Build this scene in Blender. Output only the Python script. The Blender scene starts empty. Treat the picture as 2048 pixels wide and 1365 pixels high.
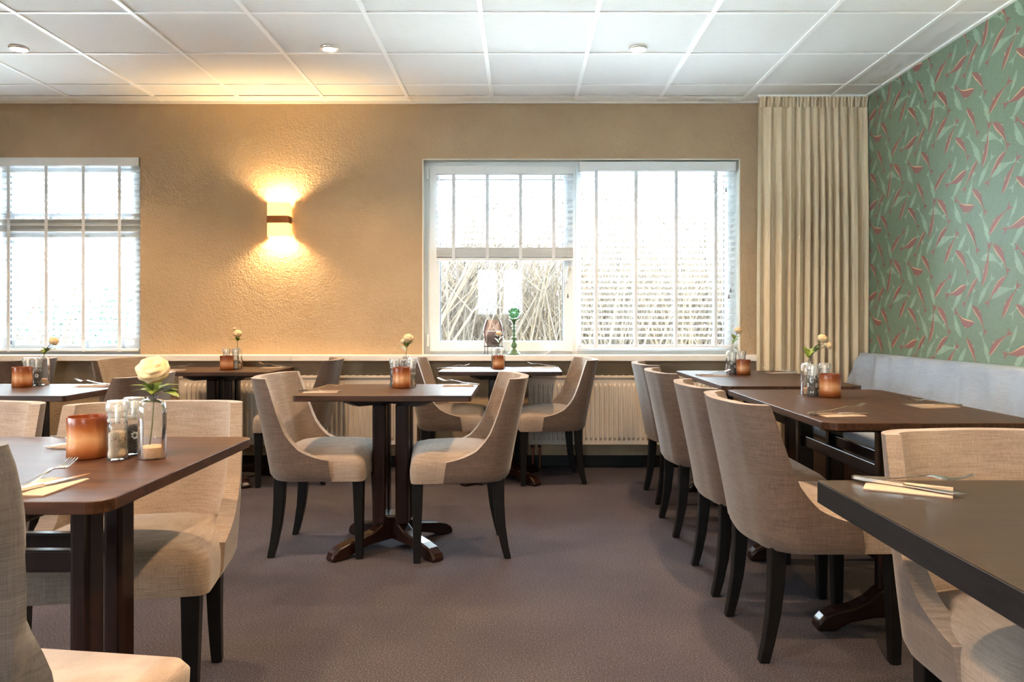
import bpy, bmesh, math, random
from mathutils import Vector, Matrix
random.seed(11)
PI = math.pi
sc = bpy.context.scene
COL = sc.collection
# ------------------------------------------------------------------ camera, world, light, exposure
F, CX, CY, H = 1520.0, 1042.0, 641.0, 1.06          # focal length and horizon in pixels of the 2048x1365 frame
cam = bpy.data.cameras.new('camera'); camo = bpy.data.objects.new('camera', cam); COL.objects.link(camo)
camo.location = (0, 0, H); camo.rotation_euler = (PI/2, 0, 0)
cam.sensor_width = 36; cam.lens = F/2048*36
cam.shift_x = (1024-CX)/2048; cam.shift_y = (CY-682.5)/2048
cam.clip_start = .05; cam.clip_end = 200
sc.camera = camo
vs = sc.view_settings
vs.view_transform = 'Standard'; vs.look = 'None'; vs.gamma = 1; vs.use_curve_mapping = False; vs.exposure = 3.3
SKY = 3.9                                          # overcast sky: radiance at the horizon, three times that at the zenith
LAMP = 17.0                                         # watts of one ceiling downlight
wd = bpy.data.worlds.new('world'); sc.world = wd; wd.use_nodes = True
bg = wd.node_tree.nodes['Background']; bg.inputs[0].default_value = (.80, .915, 1, 1); 
_n = wd.node_tree.nodes; _l = wd.node_tree.links
_g = _n.new('ShaderNodeTexCoord'); _s = _n.new('ShaderNodeSeparateXYZ'); _l.new(_g.outputs['Generated'], _s.inputs[0])
_m = _n.new('ShaderNodeMath'); _m.operation = 'MAXIMUM'; _l.new(_s.outputs['Z'], _m.inputs[0]); _m.inputs[1].default_value = 0
_a = _n.new('ShaderNodeMath'); _a.operation = 'MULTIPLY_ADD'; _l.new(_m.outputs[0], _a.inputs[0]); _a.inputs[1].default_value = 2*SKY; _a.inputs[2].default_value = SKY
_l.new(_a.outputs[0], bg.inputs[1])                 # CIE overcast sky
cy = sc.cycles
cy.use_denoising = True; cy.use_adaptive_sampling = True; cy.adaptive_threshold = .04; cy.max_bounces = 8; cy.diffuse_bounces = 4; cy.glossy_bounces = 4
cy.transparent_max_bounces = 24; cy.transmission_bounces = 6; cy.sample_clamp_indirect = 6; cy.caustics_reflective = False; cy.caustics_refractive = False
XL, XR, YB, YF, ZC = -4.75, 2.45, 5.53, -3.2, 2.647   # room: left, right, window wall, wall behind the camera, ceiling
W1 = (-4.55, -2.77, .81, 2.245)                      # window openings: x0, x1, z0, z1
W2 = (-.717, 1.594, .81, 2.235)
REAR = [(-.9, .1, 1.1, 2.1)]
LEFT = [(-2.3, -.3, .8, 1.85), (.2, 2.1, .8, 1.85)]      # windows of the left wall, outside the view: y0, y1, z0, z1
def portal(x0, x1, z0, z1, y, inward):
    l = bpy.data.lights.new('daylight_portal', 'AREA'); l.shape = 'RECTANGLE'; l.size = x1-x0; l.size_y = z1-z0; l.cycles.is_portal = True
    o = bpy.data.objects.new('daylight_portal', l); COL.objects.link(o); o.location = ((x0+x1)/2, y, (z0+z1)/2)
    o.rotation_euler = (-PI/2 if inward < 0 else PI/2, 0, 0)
for w in (W1, W2): portal(*w, YB+.2, -1)
for w in REAR: portal(*w, YF-.2, 1)
for y0_, y1_, z0_, z1_ in LEFT:
    portal(y0_, y1_, z0_, z1_, 0, -1); _o = COL.objects[-1]; _o.location = (XL-.2, (y0_+y1_)/2, (z0_+z1_)/2); _o.rotation_euler = (PI/2, 0, -PI/2)

# ------------------------------------------------------------------ materials
MATS = {}
def lin(r, g, b):
    f = lambda c: (c/255/12.92) if c/255 <= .04045 else ((c/255+.055)/1.055)**2.4
    return (f(r), f(g), f(b), 1)
class N:
    def __init__(s, name):
        s.m = bpy.data.materials.new(name); s.m.use_nodes = True; s.t = s.m.node_tree; s.n = s.t.nodes; s.l = s.t.links
        s.p = s.n['Principled BSDF']; s.out = s.n['Material Output']; MATS[name] = s.m
    def node(s, kind, **kw):
        x = s.n.new(kind)
        for k, v in kw.items():
            if k.startswith('i_'): x.inputs[k[2:].replace('_', ' ')].default_value = v
            else: setattr(x, k, v)
        return x
    def link(s, a, b): s.l.new(a, b)
    def coord(s, scale=(1,1,1), out='Object'):
        c = s.node('ShaderNodeTexCoord'); mp = s.node('ShaderNodeMapping'); mp.inputs['Scale'].default_value = scale
        s.link(c.outputs[out], mp.inputs[0]); return mp.outputs[0]
    def noise(s, scale, detail=3, vec=None, rough=.5):
        t = s.node('ShaderNodeTexNoise'); t.inputs['Scale'].default_value = scale; t.inputs['Detail'].default_value = detail; t.inputs['Roughness'].default_value = rough
        if vec: s.link(vec, t.inputs['Vector'])
        return t.outputs['Fac']
    def ramp(s, fac, stops):
        r = s.node('ShaderNodeValToRGB'); e = r.color_ramp.elements
        while len(e) > 1: e.remove(e[-1])
        e[0].position, e[0].color = stops[0]
        for p, c in stops[1:]:
            q = e.new(p); q.color = c
        s.link(fac, r.inputs[0]); return r.outputs[0]
    def mix(s, a, b, fac, mode='MIX'):
        m = s.node('ShaderNodeMix', data_type='RGBA', blend_type=mode)
        for sock, v in ((m.inputs[0], fac), (m.inputs[6], a), (m.inputs[7], b)):
            if hasattr(v, 'is_linked'): s.link(v, sock)
            else: sock.default_value = v
        return m.outputs[2]
    def math(s, op, a, b=0.0):
        m = s.node('ShaderNodeMath', operation=op)
        for i, v in enumerate((a, b)):
            if hasattr(v, 'is_linked'): s.link(v, m.inputs[i])
            else: m.inputs[i].default_value = v
        return m.outputs[0]
    def bump(s, h, strength=.3, dist=.002):
        b = s.node('ShaderNodeBump'); b.inputs['Strength'].default_value = strength; b.inputs['Distance'].default_value = dist
        s.link(h, b.inputs['Height']); s.link(b.outputs[0], s.p.inputs['Normal'])
    def base(s, c, rough=.5, metal=0, spec=.5):
        if hasattr(c, 'is_linked'): s.link(c, s.p.inputs['Base Color'])
        else: s.p.inputs['Base Color'].default_value = c
        s.p.inputs['Roughness'].default_value = rough; s.p.inputs['Metallic'].default_value = metal; s.p.inputs['Specular IOR Level'].default_value = spec
        return s.m
def plain(name, c, rough=.5, metal=0, spec=.5, var=.06, scale=30):
    n = N(name); f = n.noise(scale, 3, n.coord())
    d = tuple(max(0, x*(1-var)) for x in c[:3])+(1,); e = tuple(min(1, x*(1+var)) for x in c[:3])+(1,)
    return n.base(n.ramp(f, [(.3, d), (.7, e)]), rough, metal, spec)
def fabric(name, c0, c1, rough=.92, weave=1400, slub=1.0):
    n = N(name)
    h = n.noise(1, 4, n.coord((14, 14, 420)), .65); v = n.noise(1, 4, n.coord((420, 420, 10)), .65)
    f = n.math('ADD', n.math('MULTIPLY', h, .55*slub), n.math('MULTIPLY', v, .45*slub))
    big = n.noise(7, 3, n.coord())
    f = n.math('ADD', n.math('MULTIPLY', f, .8), n.math('MULTIPLY', big, .2))
    fine = n.noise(weave, 2, n.coord((1, 1, 1)))
    n.base(n.ramp(f, [(.36, c0), (.64, c1)]), rough, 0, .15)
    n.p.inputs['Sheen Weight'].default_value = .25; n.p.inputs['Sheen Roughness'].default_value = .5
    n.bump(n.math('ADD', n.math('MULTIPLY', f, .8), n.math('MULTIPLY', fine, .6)), .35, .0015)
    return n.m
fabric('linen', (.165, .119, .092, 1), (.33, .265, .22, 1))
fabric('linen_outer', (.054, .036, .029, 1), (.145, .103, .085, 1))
fabric('slip_linen', (.040, .037, .041, 1), (.10, .098, .108, 1))
fabric('bench_linen', (.22, .26, .325, 1), (.35, .41, .50, 1))
fabric('curtain_cloth', (.76, .61, .42, 1), (.86, .73, .55, 1), slub=.8)
def translucent(name, col, amount):
    m = MATS[name]; t = m.node_tree; p = t.nodes['Principled BSDF']; out = t.nodes['Material Output']
    tr = t.nodes.new('ShaderNodeBsdfTranslucent'); tr.inputs[0].default_value = col
    mx = t.nodes.new('ShaderNodeMixShader'); mx.inputs[0].default_value = amount
    t.links.new(p.outputs[0], mx.inputs[1]); t.links.new(tr.outputs[0], mx.inputs[2]); t.links.new(mx.outputs[0], out.inputs[0])
translucent('curtain_cloth', (.8, .7, .55, 1), .15)
n = N('walnut')
f = n.noise(1, 6, n.coord((5, 95, 60)), .6); g = n.noise(1, 4, n.coord((2, 22, 22)))
n.base(n.ramp(n.math('ADD', n.math('MULTIPLY', f, .65), n.math('MULTIPLY', g, .35)), [(.34, (.014, .0053, .0024, 1)), (.50, (.042, .0165, .0072, 1)), (.66, (.080, .034, .016, 1))]), .42, 0, .32)
n.bump(f, .08, .001)
n = N('walnut_y')
f = n.noise(1, 6, n.coord((95, 5, 60)), .6); g = n.noise(1, 4, n.coord((22, 2, 22)))
n.base(n.ramp(n.math('ADD', n.math('MULTIPLY', f, .65), n.math('MULTIPLY', g, .35)), [(.34, (.014, .0053, .0024, 1)), (.50, (.042, .0165, .0072, 1)), (.66, (.080, .034, .016, 1))]), .42, 0, .32)
n.bump(f, .08, .001)
n = N('wenge'); f = n.noise(1, 6, n.coord((6, 120, 80)), .6)
n.base(n.ramp(f, [(.3, (.016, .010, .0065, 1)), (.7, (.040, .0255, .0155, 1))]), .36, 0, .4)
n.bump(f, .06, .001)
n = N('wenge_edge'); f = n.noise(1, 5, n.coord((30, 10, 90)), .6)
n.base(n.ramp(f, [(.3, (.005, .0045, .005, 1)), (.7, (.012, .0105, .011, 1))]), .42, 0, .35)
n = N('dark_post'); f = n.noise(1, 5, n.coord((70, 70, 4)), .6)
n.base(n.ramp(f, [(.3, (.0065, .0023, .0017, 1)), (.7, (.022, .0078, .0052, 1))]), .27, 0, .4)
n = N('black_leg'); f = n.noise(18, 4, n.coord())
n.base(n.ramp(f, [(.4, (.0022, .0018, .0018, 1)), (.70, (.0045, .0038, .0035, 1)), (.82, (.014, .011, .009, 1))]), .42, 0, .3)
plain('black_plate', (.012, .012, .013, 1), .45)
n = N('carpet')
sp = n.noise(220, 3, n.coord()); md = n.noise(60, 3, n.coord()); bgn = n.noise(1.7, 3, n.coord())
c = n.ramp(sp, [(.36, (.030, .0275, .034, 1)), (.54, (.060, .056, .068, 1)), (.64, (.085, .079, .090, 1)), (.74, (.20, .185, .195, 1))])
c = n.mix(c, n.ramp(bgn, [(.3, (.8, .78, .82, 1)), (.7, (1.12, 1.08, 1.05, 1))]), 1.0, 'MULTIPLY')
n.base(c, .95, 0, .1); n.bump(n.math('ADD', sp, n.math('MULTIPLY', md, .4)), .35, .002)
n = N('stucco')
a = n.noise(75, 4, n.coord(), .55); b2 = n.noise(28, 3, n.coord())
c = n.ramp(n.noise(3, 3, n.coord()), [(.3, (.43, .315, .205, 1)), (.7, (.48, .355, .232, 1))])
n.base(c, .9, 0, .2); n.bump(n.math('ADD', a, n.math('MULTIPLY', b2, .7)), .55, .012)
plain('room_plaster', (.40, .33, .22, 1), .9, var=.03)
n = N('wallpaper')
h = n.noise(1, 3, n.coord((20, 20, 520)), .6); v = n.noise(1, 3, n.coord((20, 520, 12)), .6)
n.base(n.ramp(n.math('ADD', n.math('MULTIPLY', h, .5), n.math('MULTIPLY', v, .5)), [(.38, (.12, .175, .115, 1)), (.62, (.20, .275, .19, 1))]), .5, 0, .5)
n.bump(n.math('ADD', h, v), .2, .001)
n = N('fish_green'); f = n.noise(1, 3, n.coord((20, 20, 300)))
n.base(n.ramp(f, [(.35, (.225, .32, .225, 1)), (.65, (.28, .385, .28, 1))]), .5)
n = N('fish_red'); f = n.noise(1, 3, n.coord((250, 250, 60)))
n.base(n.ramp(f, [(.35, (.20, .07, .06, 1)), (.65, (.32, .135, .115, 1))]), .5)
plain('fish_edge', (.72, .40, .24, 1), .6, var=.15, scale=90)
n = N('ceiling_tile')
f = n.noise(420, 3, n.coord()); g = n.noise(1, 3, n.coord((12, 160, 10)))
n.base(n.ramp(n.math('ADD', n.math('MULTIPLY', f, .5), n.math('MULTIPLY', g, .5)), [(.3, (.76, .75, .735, 1)), (.7, (.84, .83, .815, 1))]), .95, 0, .1); n.bump(f, .2, .001)
plain('white_metal', (.93, .93, .92, 1), .4, var=.01)
plain('upvc', (.80, .84, .86, 1), .35, var=.015)
plain('sill_white', (.78, .73, .68, 1), .4, var=.02)
plain('reveal_paint', (.76, .73, .66, 1), .8, var=.02)
plain('slat_white', (.72, .75, .78, 1), .45, var=.02)
plain('tape_white', (.70, .74, .78, 1), .9, var=.04, scale=200)
translucent('tape_white', (.7, .8, .9, 1), .05)
plain('gasket', (.02, .022, .025, 1), .6)
plain('baseboard_black', (.004, .0037, .0037, 1), .5, 0, .3)
plain('radiator_enamel', (.62, .54, .46, 1), .35, var=.02)
plain('copper_pipe', (.45, .18, .1, 1), .35, 1)
plain('steel', (.75, .72, .68, 1), .16, 1, var=.05, scale=60)
plain('lamp_steel', (.80, .78, .74, 1), .3, .6)
plain('copper_band', (.30, .10, .025, 1), .4, .6)
plain('napkin_paper', (.42, .315, .25, 1), .9, var=.03)
plain('stem_green', (.07, .075, .015, 1), .6, var=.2)
plain('leaf_green', (.14, .20, .03, 1), .5, var=.5, scale=60)
n = N('petal'); f = n.noise(45, 3, n.coord())
n.base(n.ramp(f, [(.3, (.58, .39, .20, 1)), (.7, (.68, .52, .32, 1))]), .7)
plain('sand', (.46, .28, .17, 1), .95, var=.15, scale=300)
n = N('salt'); n.base(n.ramp(n.noise(400, 2, n.coord()), [(.4, (.74, .50, .32, 1)), (.6, (.86, .64, .45, 1))]), .9); n.bump(n.noise(500, 2, n.coord()), .4, .001)
n = N('peppercorn'); vv = n.node('ShaderNodeTexVoronoi'); vv.inputs['Scale'].default_value = 260; n.link(n.coord(), vv.inputs['Vector'])
n.base(n.ramp(vv.outputs['Color'], [(.2, (.014, .008, .005, 1)), (.6, (.085, .048, .03, 1)), (.9, (.26, .17, .11, 1))]), .7); n.bump(vv.outputs['Distance'], .8, .002)
plain('print_teal', (.03, .16, .17, 1), .6)
plain('print_brown', (.12, .07, .045, 1), .6)
n = N('votive_copper')
gx = n.node('ShaderNodeSeparateXYZ'); n.link(n.coord(out='Generated'), gx.inputs[0])
hz = n.math('ADD', gx.outputs['Z'], n.math('MULTIPLY', n.noise(26, 4, n.coord()), .25))
n.base(n.ramp(hz, [(.10, (.17, .038, .009, 1)), (.32, (.36, .125, .038, 1)), (.60, (.56, .33, .17, 1)), (.82, (.36, .13, .04, 1)), (1.05, (.16, .036, .009, 1))]), .28, .1)  # inner glow painted into the colour: cream middle, darker ends
n.p.inputs['Transmission Weight'].default_value = 0
n.bump(n.noise(160, 3, n.coord()), .25, .001)
translucent('votive_copper', (1, .45, .15, 1), .15)
plain('candle_wax', (.85, .76, .62, 1), .5)
plain('grey_wax', (.20, .19, .185, 1), .8)
plain('green_wood', (.075, .15, .06, 1), .4, var=.2)
n = N('bark'); n.base(n.ramp(n.noise(9, 4, n.coord()), [(.3, (.017, .0108, .0058, 1)), (.7, (.038, .026, .0155, 1))]), .9)
n = N('reed'); n.base(n.ramp(n.noise(6, 3, n.coord()), [(.3, (.026, .0155, .0072, 1)), (.7, (.058, .038, .0195, 1))]), .9)
n = N('evergreen'); n.base(n.ramp(n.noise(5, 4, n.coord()), [(.3, (.012, .024, .016, 1)), (.7, (.03, .05, .033, 1))]), .8)
n = N('pale_paving'); n.base(n.ramp(n.noise(3, 5, n.coord()), [(.3, (.54, .53, .51, 1)), (.7, (.68, .67, .65, 1))]), .95)  # pale paving outdoors, lightened to bounce daylight up to the ceiling
n = N('bench_wood'); f = n.noise(1, 5, n.coord((60, 4, 60)), .6); n.base(n.ramp(f, [(.3, (.09, .036, .018, 1)), (.7, (.16, .07, .035, 1))]), .4)
def glass(name, tint=(1, 1, 1, 1), ior=1.45, rough=.02, body=0.0, bodycol=(1, 1, 1, 1), boost=1.0):
    n = N(name); n.n.remove(n.p)
    tr = n.node('ShaderNodeBsdfTransparent'); tr.inputs[0].default_value = tint
    gl = n.node('ShaderNodeBsdfGlossy'); gl.inputs['Roughness'].default_value = rough
    fr = n.node('ShaderNodeFresnel'); fr.inputs[0].default_value = ior
    m = n.node('ShaderNodeMixShader'); n.link(n.math('MULTIPLY', fr.outputs[0], boost), m.inputs[0]); n.link(tr.outputs[0], m.inputs[1]); n.link(gl.outputs[0], m.inputs[2])
    if body:
        d = n.node('ShaderNodeBsdfDiffuse'); d.inputs[0].default_value = bodycol
        m2 = n.node('ShaderNodeMixShader'); m2.inputs[0].default_value = body; n.link(m.outputs[0], m2.inputs[1]); n.link(d.outputs[0], m2.inputs[2]); m = m2
    n.link(m.outputs[0], n.out.inputs[0]); return n.m
glass('window_glass', (.86, .89, .89, 1), 1.3, .02)
glass('clear_glass', (.95, .97, .98, 1), 1.42, .03, .05, (.9, .95, 1, 1))
glass('cap_glass', (.95, .97, .98, 1), 1.45, .05, .22, (.9, .93, .95, 1))
glass('pink_glass', (.97, .84, .80, 1), 1.4, .04, .06, (.9, .65, .6, 1))
glass('green_glass', (.55, .85, .65, 1), 1.5, .05, .15, (.2, .45, .28, 1))
def emit(name, c, s):
    n = N(name); n.base(c, .4); n.p.inputs['Emission Color'].default_value = c; n.p.inputs['Emission Strength'].default_value = s; return n.m
emit('lamp_glow', (1, .86, .62, 1), 14)
emit('sconce_glow', (1, .62, .20, 1), .2)
emit('flame_glow', (1, .55, .15, 1), 3)

# ------------------------------------------------------------------ mesh helpers
class MB:
    def __init__(s): s.v = []; s.f = []; s.mi = []
    def add(s, vs, fs, m=0):
        k = len(s.v); s.v += [tuple(p) for p in vs]
        for f in fs: s.f.append([i+k for i in f]); s.mi.append(m)
        return s
    def box(s, x0, x1, y0, y1, z0, z1, m=0):
        return s.add([(x0,y0,z0),(x1,y0,z0),(x1,y1,z0),(x0,y1,z0),(x0,y0,z1),(x1,y0,z1),(x1,y1,z1),(x0,y1,z1)],
                     [(0,3,2,1),(4,5,6,7),(0,1,5,4),(1,2,6,5),(2,3,7,6),(3,0,4,7)], m)
    def prism(s, pts, z0, z1, m=0):                 # polygon in xy extruded along z
        n = len(pts)
        return s.add([(x,y,z0) for x,y in pts]+[(x,y,z1) for x,y in pts],
                     [tuple(range(n-1,-1,-1)), tuple(range(n,2*n))]+[(i,(i+1)%n,n+(i+1)%n,n+i) for i in range(n)], m)
    def lathe(s, prof, n=24, c=(0,0,0), m=0, cap=True):
        vs, fs = [], []
        for r, z in prof:
            for i in range(n):
                a = 2*PI*i/n; vs.append((c[0]+r*math.cos(a), c[1]+r*math.sin(a), c[2]+z))
        for j in range(len(prof)-1):
            for i in range(n):
                fs.append((j*n+i, j*n+(i+1)%n, (j+1)*n+(i+1)%n, (j+1)*n+i))
        if cap:
            fs.append(tuple(range(n-1,-1,-1))); k = (len(prof)-1)*n; fs.append(tuple(range(k, k+n)))
        return s.add(vs, fs, m)
    def tube(s, pts, rad, n=6, m=0):
        pts = [Vector(p) for p in pts]; rs = rad if isinstance(rad, (list, tuple)) else [rad]*len(pts)
        vs, fs = [], []; up = Vector((0,0,1))
        for i, p in enumerate(pts):
            t = (pts[min(i+1,len(pts)-1)]-pts[max(i-1,0)]).normalized()
            u = t.cross(up)
            if u.length < 1e-3: u = t.cross(Vector((1,0,0)))
            u.normalize(); w = u.cross(t)
            for k in range(n):
                a = 2*PI*k/n; vs.append(p+u*math.cos(a)*rs[i]+w*math.sin(a)*rs[i])
        for j in range(len(pts)-1):
            for k in range(n): fs.append((j*n+k, j*n+(k+1)%n, (j+1)*n+(k+1)%n, (j+1)*n+k))
        fs.append(tuple(range(n-1,-1,-1))); k = (len(pts)-1)*n; fs.append(tuple(range(k,k+n)))
        return s.add(vs, fs, m)
    def frustum(s, a, b, m=0):                      # a, b: (x, y, z, halfx, halfy)
        vs = []
        for x,y,z,hx,hy in (a, b): vs += [(x-hx,y-hy,z),(x+hx,y-hy,z),(x+hx,y+hy,z),(x-hx,y+hy,z)]
        return s.add(vs, [(0,3,2,1),(4,5,6,7),(0,1,5,4),(1,2,6,5),(2,3,7,6),(3,0,4,7)], m)
    def mesh(s, name, mats, smooth=False, angle=None):
        me = bpy.data.meshes.new(name); me.from_pydata(s.v, [], s.f)
        for m in (mats if isinstance(mats, (list, tuple)) else [mats]): me.materials.append(MATS[m])
        me.polygons.foreach_set('material_index', s.mi)
        bm = bmesh.new(); bm.from_mesh(me); bmesh.ops.recalc_face_normals(bm, faces=bm.faces); bm.to_mesh(me); bm.free()
        if smooth: me.polygons.foreach_set('use_smooth', [True]*len(me.polygons))
        if smooth and angle: me.set_sharp_from_angle(angle=math.radians(angle))
        me.update(); return me
def link(name, me, parent=None, loc=None, rot=None):
    o = bpy.data.objects.new(name, me); COL.objects.link(o)
    if parent: o.parent = parent
    if loc: o.location = loc
    if rot: o.rotation_euler = rot
    return o
def build(name, mb, mats, parent=None, smooth=False, angle=40, bev=0, seg=2, sub=0, loc=None, rot=None):
    o = link(name, mb.mesh(name, mats, smooth, angle), parent, loc, rot)
    if bev:
        b = o.modifiers.new('bevel', 'BEVEL'); b.width = bev; b.segments = seg; b.limit_method = 'ANGLE'; b.angle_limit = math.radians(35); b.harden_normals = smooth
    if sub:
        q = o.modifiers.new('sub', 'SUBSURF'); q.levels = sub; q.render_levels = sub
    return o
def tag(o, label=None, cat=None, group=None, kind=None):
    for k, v in (('label', label), ('category', cat), ('group', group), ('kind', kind)):
        if v: o[k] = v
    return o
def empty(name, loc=(0,0,0), rz=0):
    o = link(name, None, None, loc, (0,0,rz)); o.empty_display_size = .05; return o
def copy_tree(o, parent=None):
    c = o.copy(); COL.objects.link(c); c.parent = parent
    for ch in list(o.children): copy_tree(ch, c)
    return c
def struct(name, mb, mats, parent=None, **kw):
    o = build(name, mb, mats, parent, **kw); o['kind'] = 'structure'; return o
def bx(*a): return MB().box(*a)
def px(x, y, z):                                   # pixel on a horizontal plane of height z -> x, depth
    d = (H-z)*F/(y-CY); return ((x-CX)*d/F, d)

# ------------------------------------------------------------------ room shell
floor = struct('floor', bx(XL-.2, XR+.2, YF-.2, YB+.2, -.1, 0), 'carpet')
def wall_with_holes(name, y0, y1, holes, z1, mat, ends=None, side=False):
    ends = ends or (XL-.2, XR+.2); m = MB(); xs = sorted({*ends, *[h[0] for h in holes], *[h[1] for h in holes]})
    zs = sorted({0, z1, *[h[2] for h in holes], *[h[3] for h in holes]})
    idx = {}; 
    def solid(i, k):
        if i < 0 or k < 0 or i >= len(xs)-1 or k >= len(zs)-1: return False
        cx_, cz = (xs[i]+xs[i+1])/2, (zs[k]+zs[k+1])/2
        return not any(h[0] < cx_ < h[1] and h[2] < cz < h[3] for h in holes)
    def V(x, y, z):
        if (x,y,z) not in idx: idx[(x,y,z)] = len(m.v); m.v.append((x,y,z))
        return idx[(x,y,z)]
    for i in range(len(xs)-1):
        for k in range(len(zs)-1):
            if not solid(i,k): continue
            a,b,c,d = xs[i],xs[i+1],zs[k],zs[k+1]
            q = [[(a,y0,c),(b,y0,c),(b,y0,d),(a,y0,d)], [(a,y1,c),(a,y1,d),(b,y1,d),(b,y1,c)]]
            if not solid(i-1,k): q.append([(a,y0,c),(a,y0,d),(a,y1,d),(a,y1,c)])
            if not solid(i+1,k): q.append([(b,y0,c),(b,y1,c),(b,y1,d),(b,y0,d)])
            if not solid(i,k-1): q.append([(a,y0,c),(a,y1,c),(b,y1,c),(b,y0,c)])
            if not solid(i,k+1): q.append([(a,y0,d),(b,y0,d),(b,y1,d),(a,y1,d)])
            for f in q: m.f.append([V(*p) for p in f]); m.mi.append(0)
    if side: m.v = [(y, x, z) for x, y, z in m.v]
    return struct(name, m, mat)
ZT = ZC+.16
wall_back = wall_with_holes('wall_back', YB, YB+.28, [W1, W2], ZT, 'stucco')
wall_front = wall_with_holes('wall_front', YF-.28, YF, REAR, ZT, 'room_plaster')
wall_left = wall_with_holes('wall_left', XL-.2, XL, LEFT, ZT, 'room_plaster', (YF, YB), True)
wall_right = struct('wall_right', bx(XR, XR+.2, YF, YB, 0, ZT), 'wallpaper')
# ceiling: slab, T-bars and single tiles
ceiling = struct('ceiling', bx(XL-.2, XR+.2, YF-.2, YB+.2, ZC+.06, ZC+.16), 'ceiling_tile')
YE = 5.375                                          # the tiled field ends here; a narrow strip follows along the window wall
gx = [-.208+.6*k for k in range(-9, 6)]; gx = [g for g in gx if XL < g < XR]
gy = [3.922+.6*k for k in range(-13, 4)]; gy = [g for g in gy if YF < g < YE]
for g in gx:
    o = build('grid_bar', bx(g-.012, g+.012, YF, YE, ZC-.003, ZC+.02), 'white_metal', ceiling)
for g in gy:
    o = build('grid_bar', bx(XL, XR, g-.0085, g+.0085, ZC-.0015, ZC+.019), 'white_metal', ceiling)
exs = [XL]+gx+[XR]; eys = [YF]+gy+[YE]; tile_cache = {}
for i in range(len(exs)-1):
    for j in range(len(eys)-1):
        w, d = exs[i+1]-exs[i]-.012, eys[j+1]-eys[j]-.010
        if w < .02 or d < .02: continue
        key = (round(w,3), round(d,3))
        if key not in tile_cache: tile_cache[key] = MB().box(-w/2, w/2, -d/2, d/2, 0, .015).mesh('ceiling_tile', 'ceiling_tile')
        o = link('ceiling_tile', tile_cache[key], ceiling, ((exs[i]+exs[i+1])/2, (eys[j]+eys[j+1])/2, ZC+.004+random.uniform(-.001,.001)))
build('gap_shade_bar', bx(XL, XR, YE, YE+.012, ZC+.012, ZC+.03), 'gasket', ceiling)  # near-black bar stands in for the shade inside the gap
build('edge_strip', bx(XL, XR, YE+.012, YB-.02, ZC+.003, ZC+.03), 'white_metal', ceiling)
for g in gx:
    build('strip_joint', bx(g-.011, g+.011, YE+.05, YB-.02, ZC-.001, ZC+.004), 'white_metal', ceiling)
trim_1 = struct('trim_1', bx(XL, XR, YB-.022, YB, ZC-.012, ZC+.006), 'sill_white')
trim_2 = struct('trim_2', bx(XR-.022, XR, YF, YB-.022, ZC-.006, ZC+.006), 'white_metal')
g = empty('ceiling_vent', (1.4, 5.455, ZC+.003))
build('frame', bx(-.135, .135, -.03, .03, -.006, 0), 'white_metal', g)
for k in range(14): build('louvre', bx(-.12+k*.0175, -.112+k*.0175, -.02, .02, -.010, -.006), 'sill_white', g)
tag(g, 'small white slotted vent in the ceiling edge strip beside the curtain', 'vent')
# baseboard, sill
struct('baseboard_back', bx(XL, XR, YB-.016, YB, 0, .078), 'baseboard_black', bev=.003)
struct('baseboard_right', bx(XR-.014, XR, YF, YB-.016, 0, .078), 'baseboard_black')
struct('baseboard_left', bx(XL, XL+.014, YF, YB-.016, 0, .078), 'baseboard_black')
SILL = .812
def sill(x0, x1, label):
    o = build('window_sill', bx(x0, x1, 5.385, YB-.001, SILL-.042, SILL), 'sill_white', bev=.004)
    o['kind'] = 'structure'
sill(XL+.001, -1.6305, ''); sill(-1.629, 1.70, '')
# ------------------------------------------------------------------ windows
def frame_rect(x0, x1, z0, z1, y0, y1, w):
    m = MB(); a = [(x0,z0),(x1,z0),(x1,z1),(x0,z1)]; b = [(x0+w,z0+w),(x1-w,z0+w),(x1-w,z1-w),(x0+w,z1-w)]
    vs = [(x,y0,z) for x,z in a]+[(x,y0,z) for x,z in b]+[(x,y1,z) for x,z in a]+[(x,y1,z) for x,z in b]
    fs = []
    for i in range(4):
        j = (i+1)%4
        fs += [(i,j,4+j,4+i), (8+i,12+i,12+j,8+j), (i,8+i,8+j,j), (4+i,4+j,12+j,12+i)]
    return m.add(vs, fs)
def window(name, w, cells, y, parts=True):
    """cells: list of (x0,x1,z0,z1, sash border) in world coordinates, plus outer frame"""
    x0,x1,z0,z1 = w
    root = empty(name, (0,0,0)); root['kind'] = 'structure'
    build('frame', frame_rect(x0-.004, x1+.004, z0-.004, z1+.004, y, y+.07, .06), 'upvc', root, bev=.003)
    for (a,b,c,d,s,yo) in cells:
        build('sash', frame_rect(a, b, c, d, y-yo, y+.055, s), 'upvc', root, bev=.005, seg=3)
        g = s-.001
        build('gasket', frame_rect(a+g, b-g, c+g, d-g, y+.012, y+.045, .005), 'gasket', root)
        build('pane', bx(a+s-.004, b-s+.004, y+.024, y+.030, c+s-.004, d-s+.004), 'window_glass', root)
    return root
YW = YB+.07
win2 = window('window_2', W2, [(-.672, .385, .83, 2.178, .075, .022), (.40, 1.545, .83, 2.205, .045, .008)], YW)
m = MB().box(.372, .415, YW-.004, YW+.06, .82, 2.21); build('mullion', m, 'upvc', win2, bev=.003)
hd = build('handle', MB().box(.338, .372, YW-.034, YW-.022, 1.43, 1.50), 'upvc', win2, bev=.004)
hb = build('handle_lever', MB().frustum((.350, YW-.045, 1.445, .010, .008), (.330, YW-.052, 1.335, .008, .007)), 'steel', win2, bev=.003)
for z in (2.10, .87): build('hinge', MB().lathe([(.009,0),(.009,.085)], 10, (-.682, YW-.03, z)), 'upvc', win2)
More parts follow.
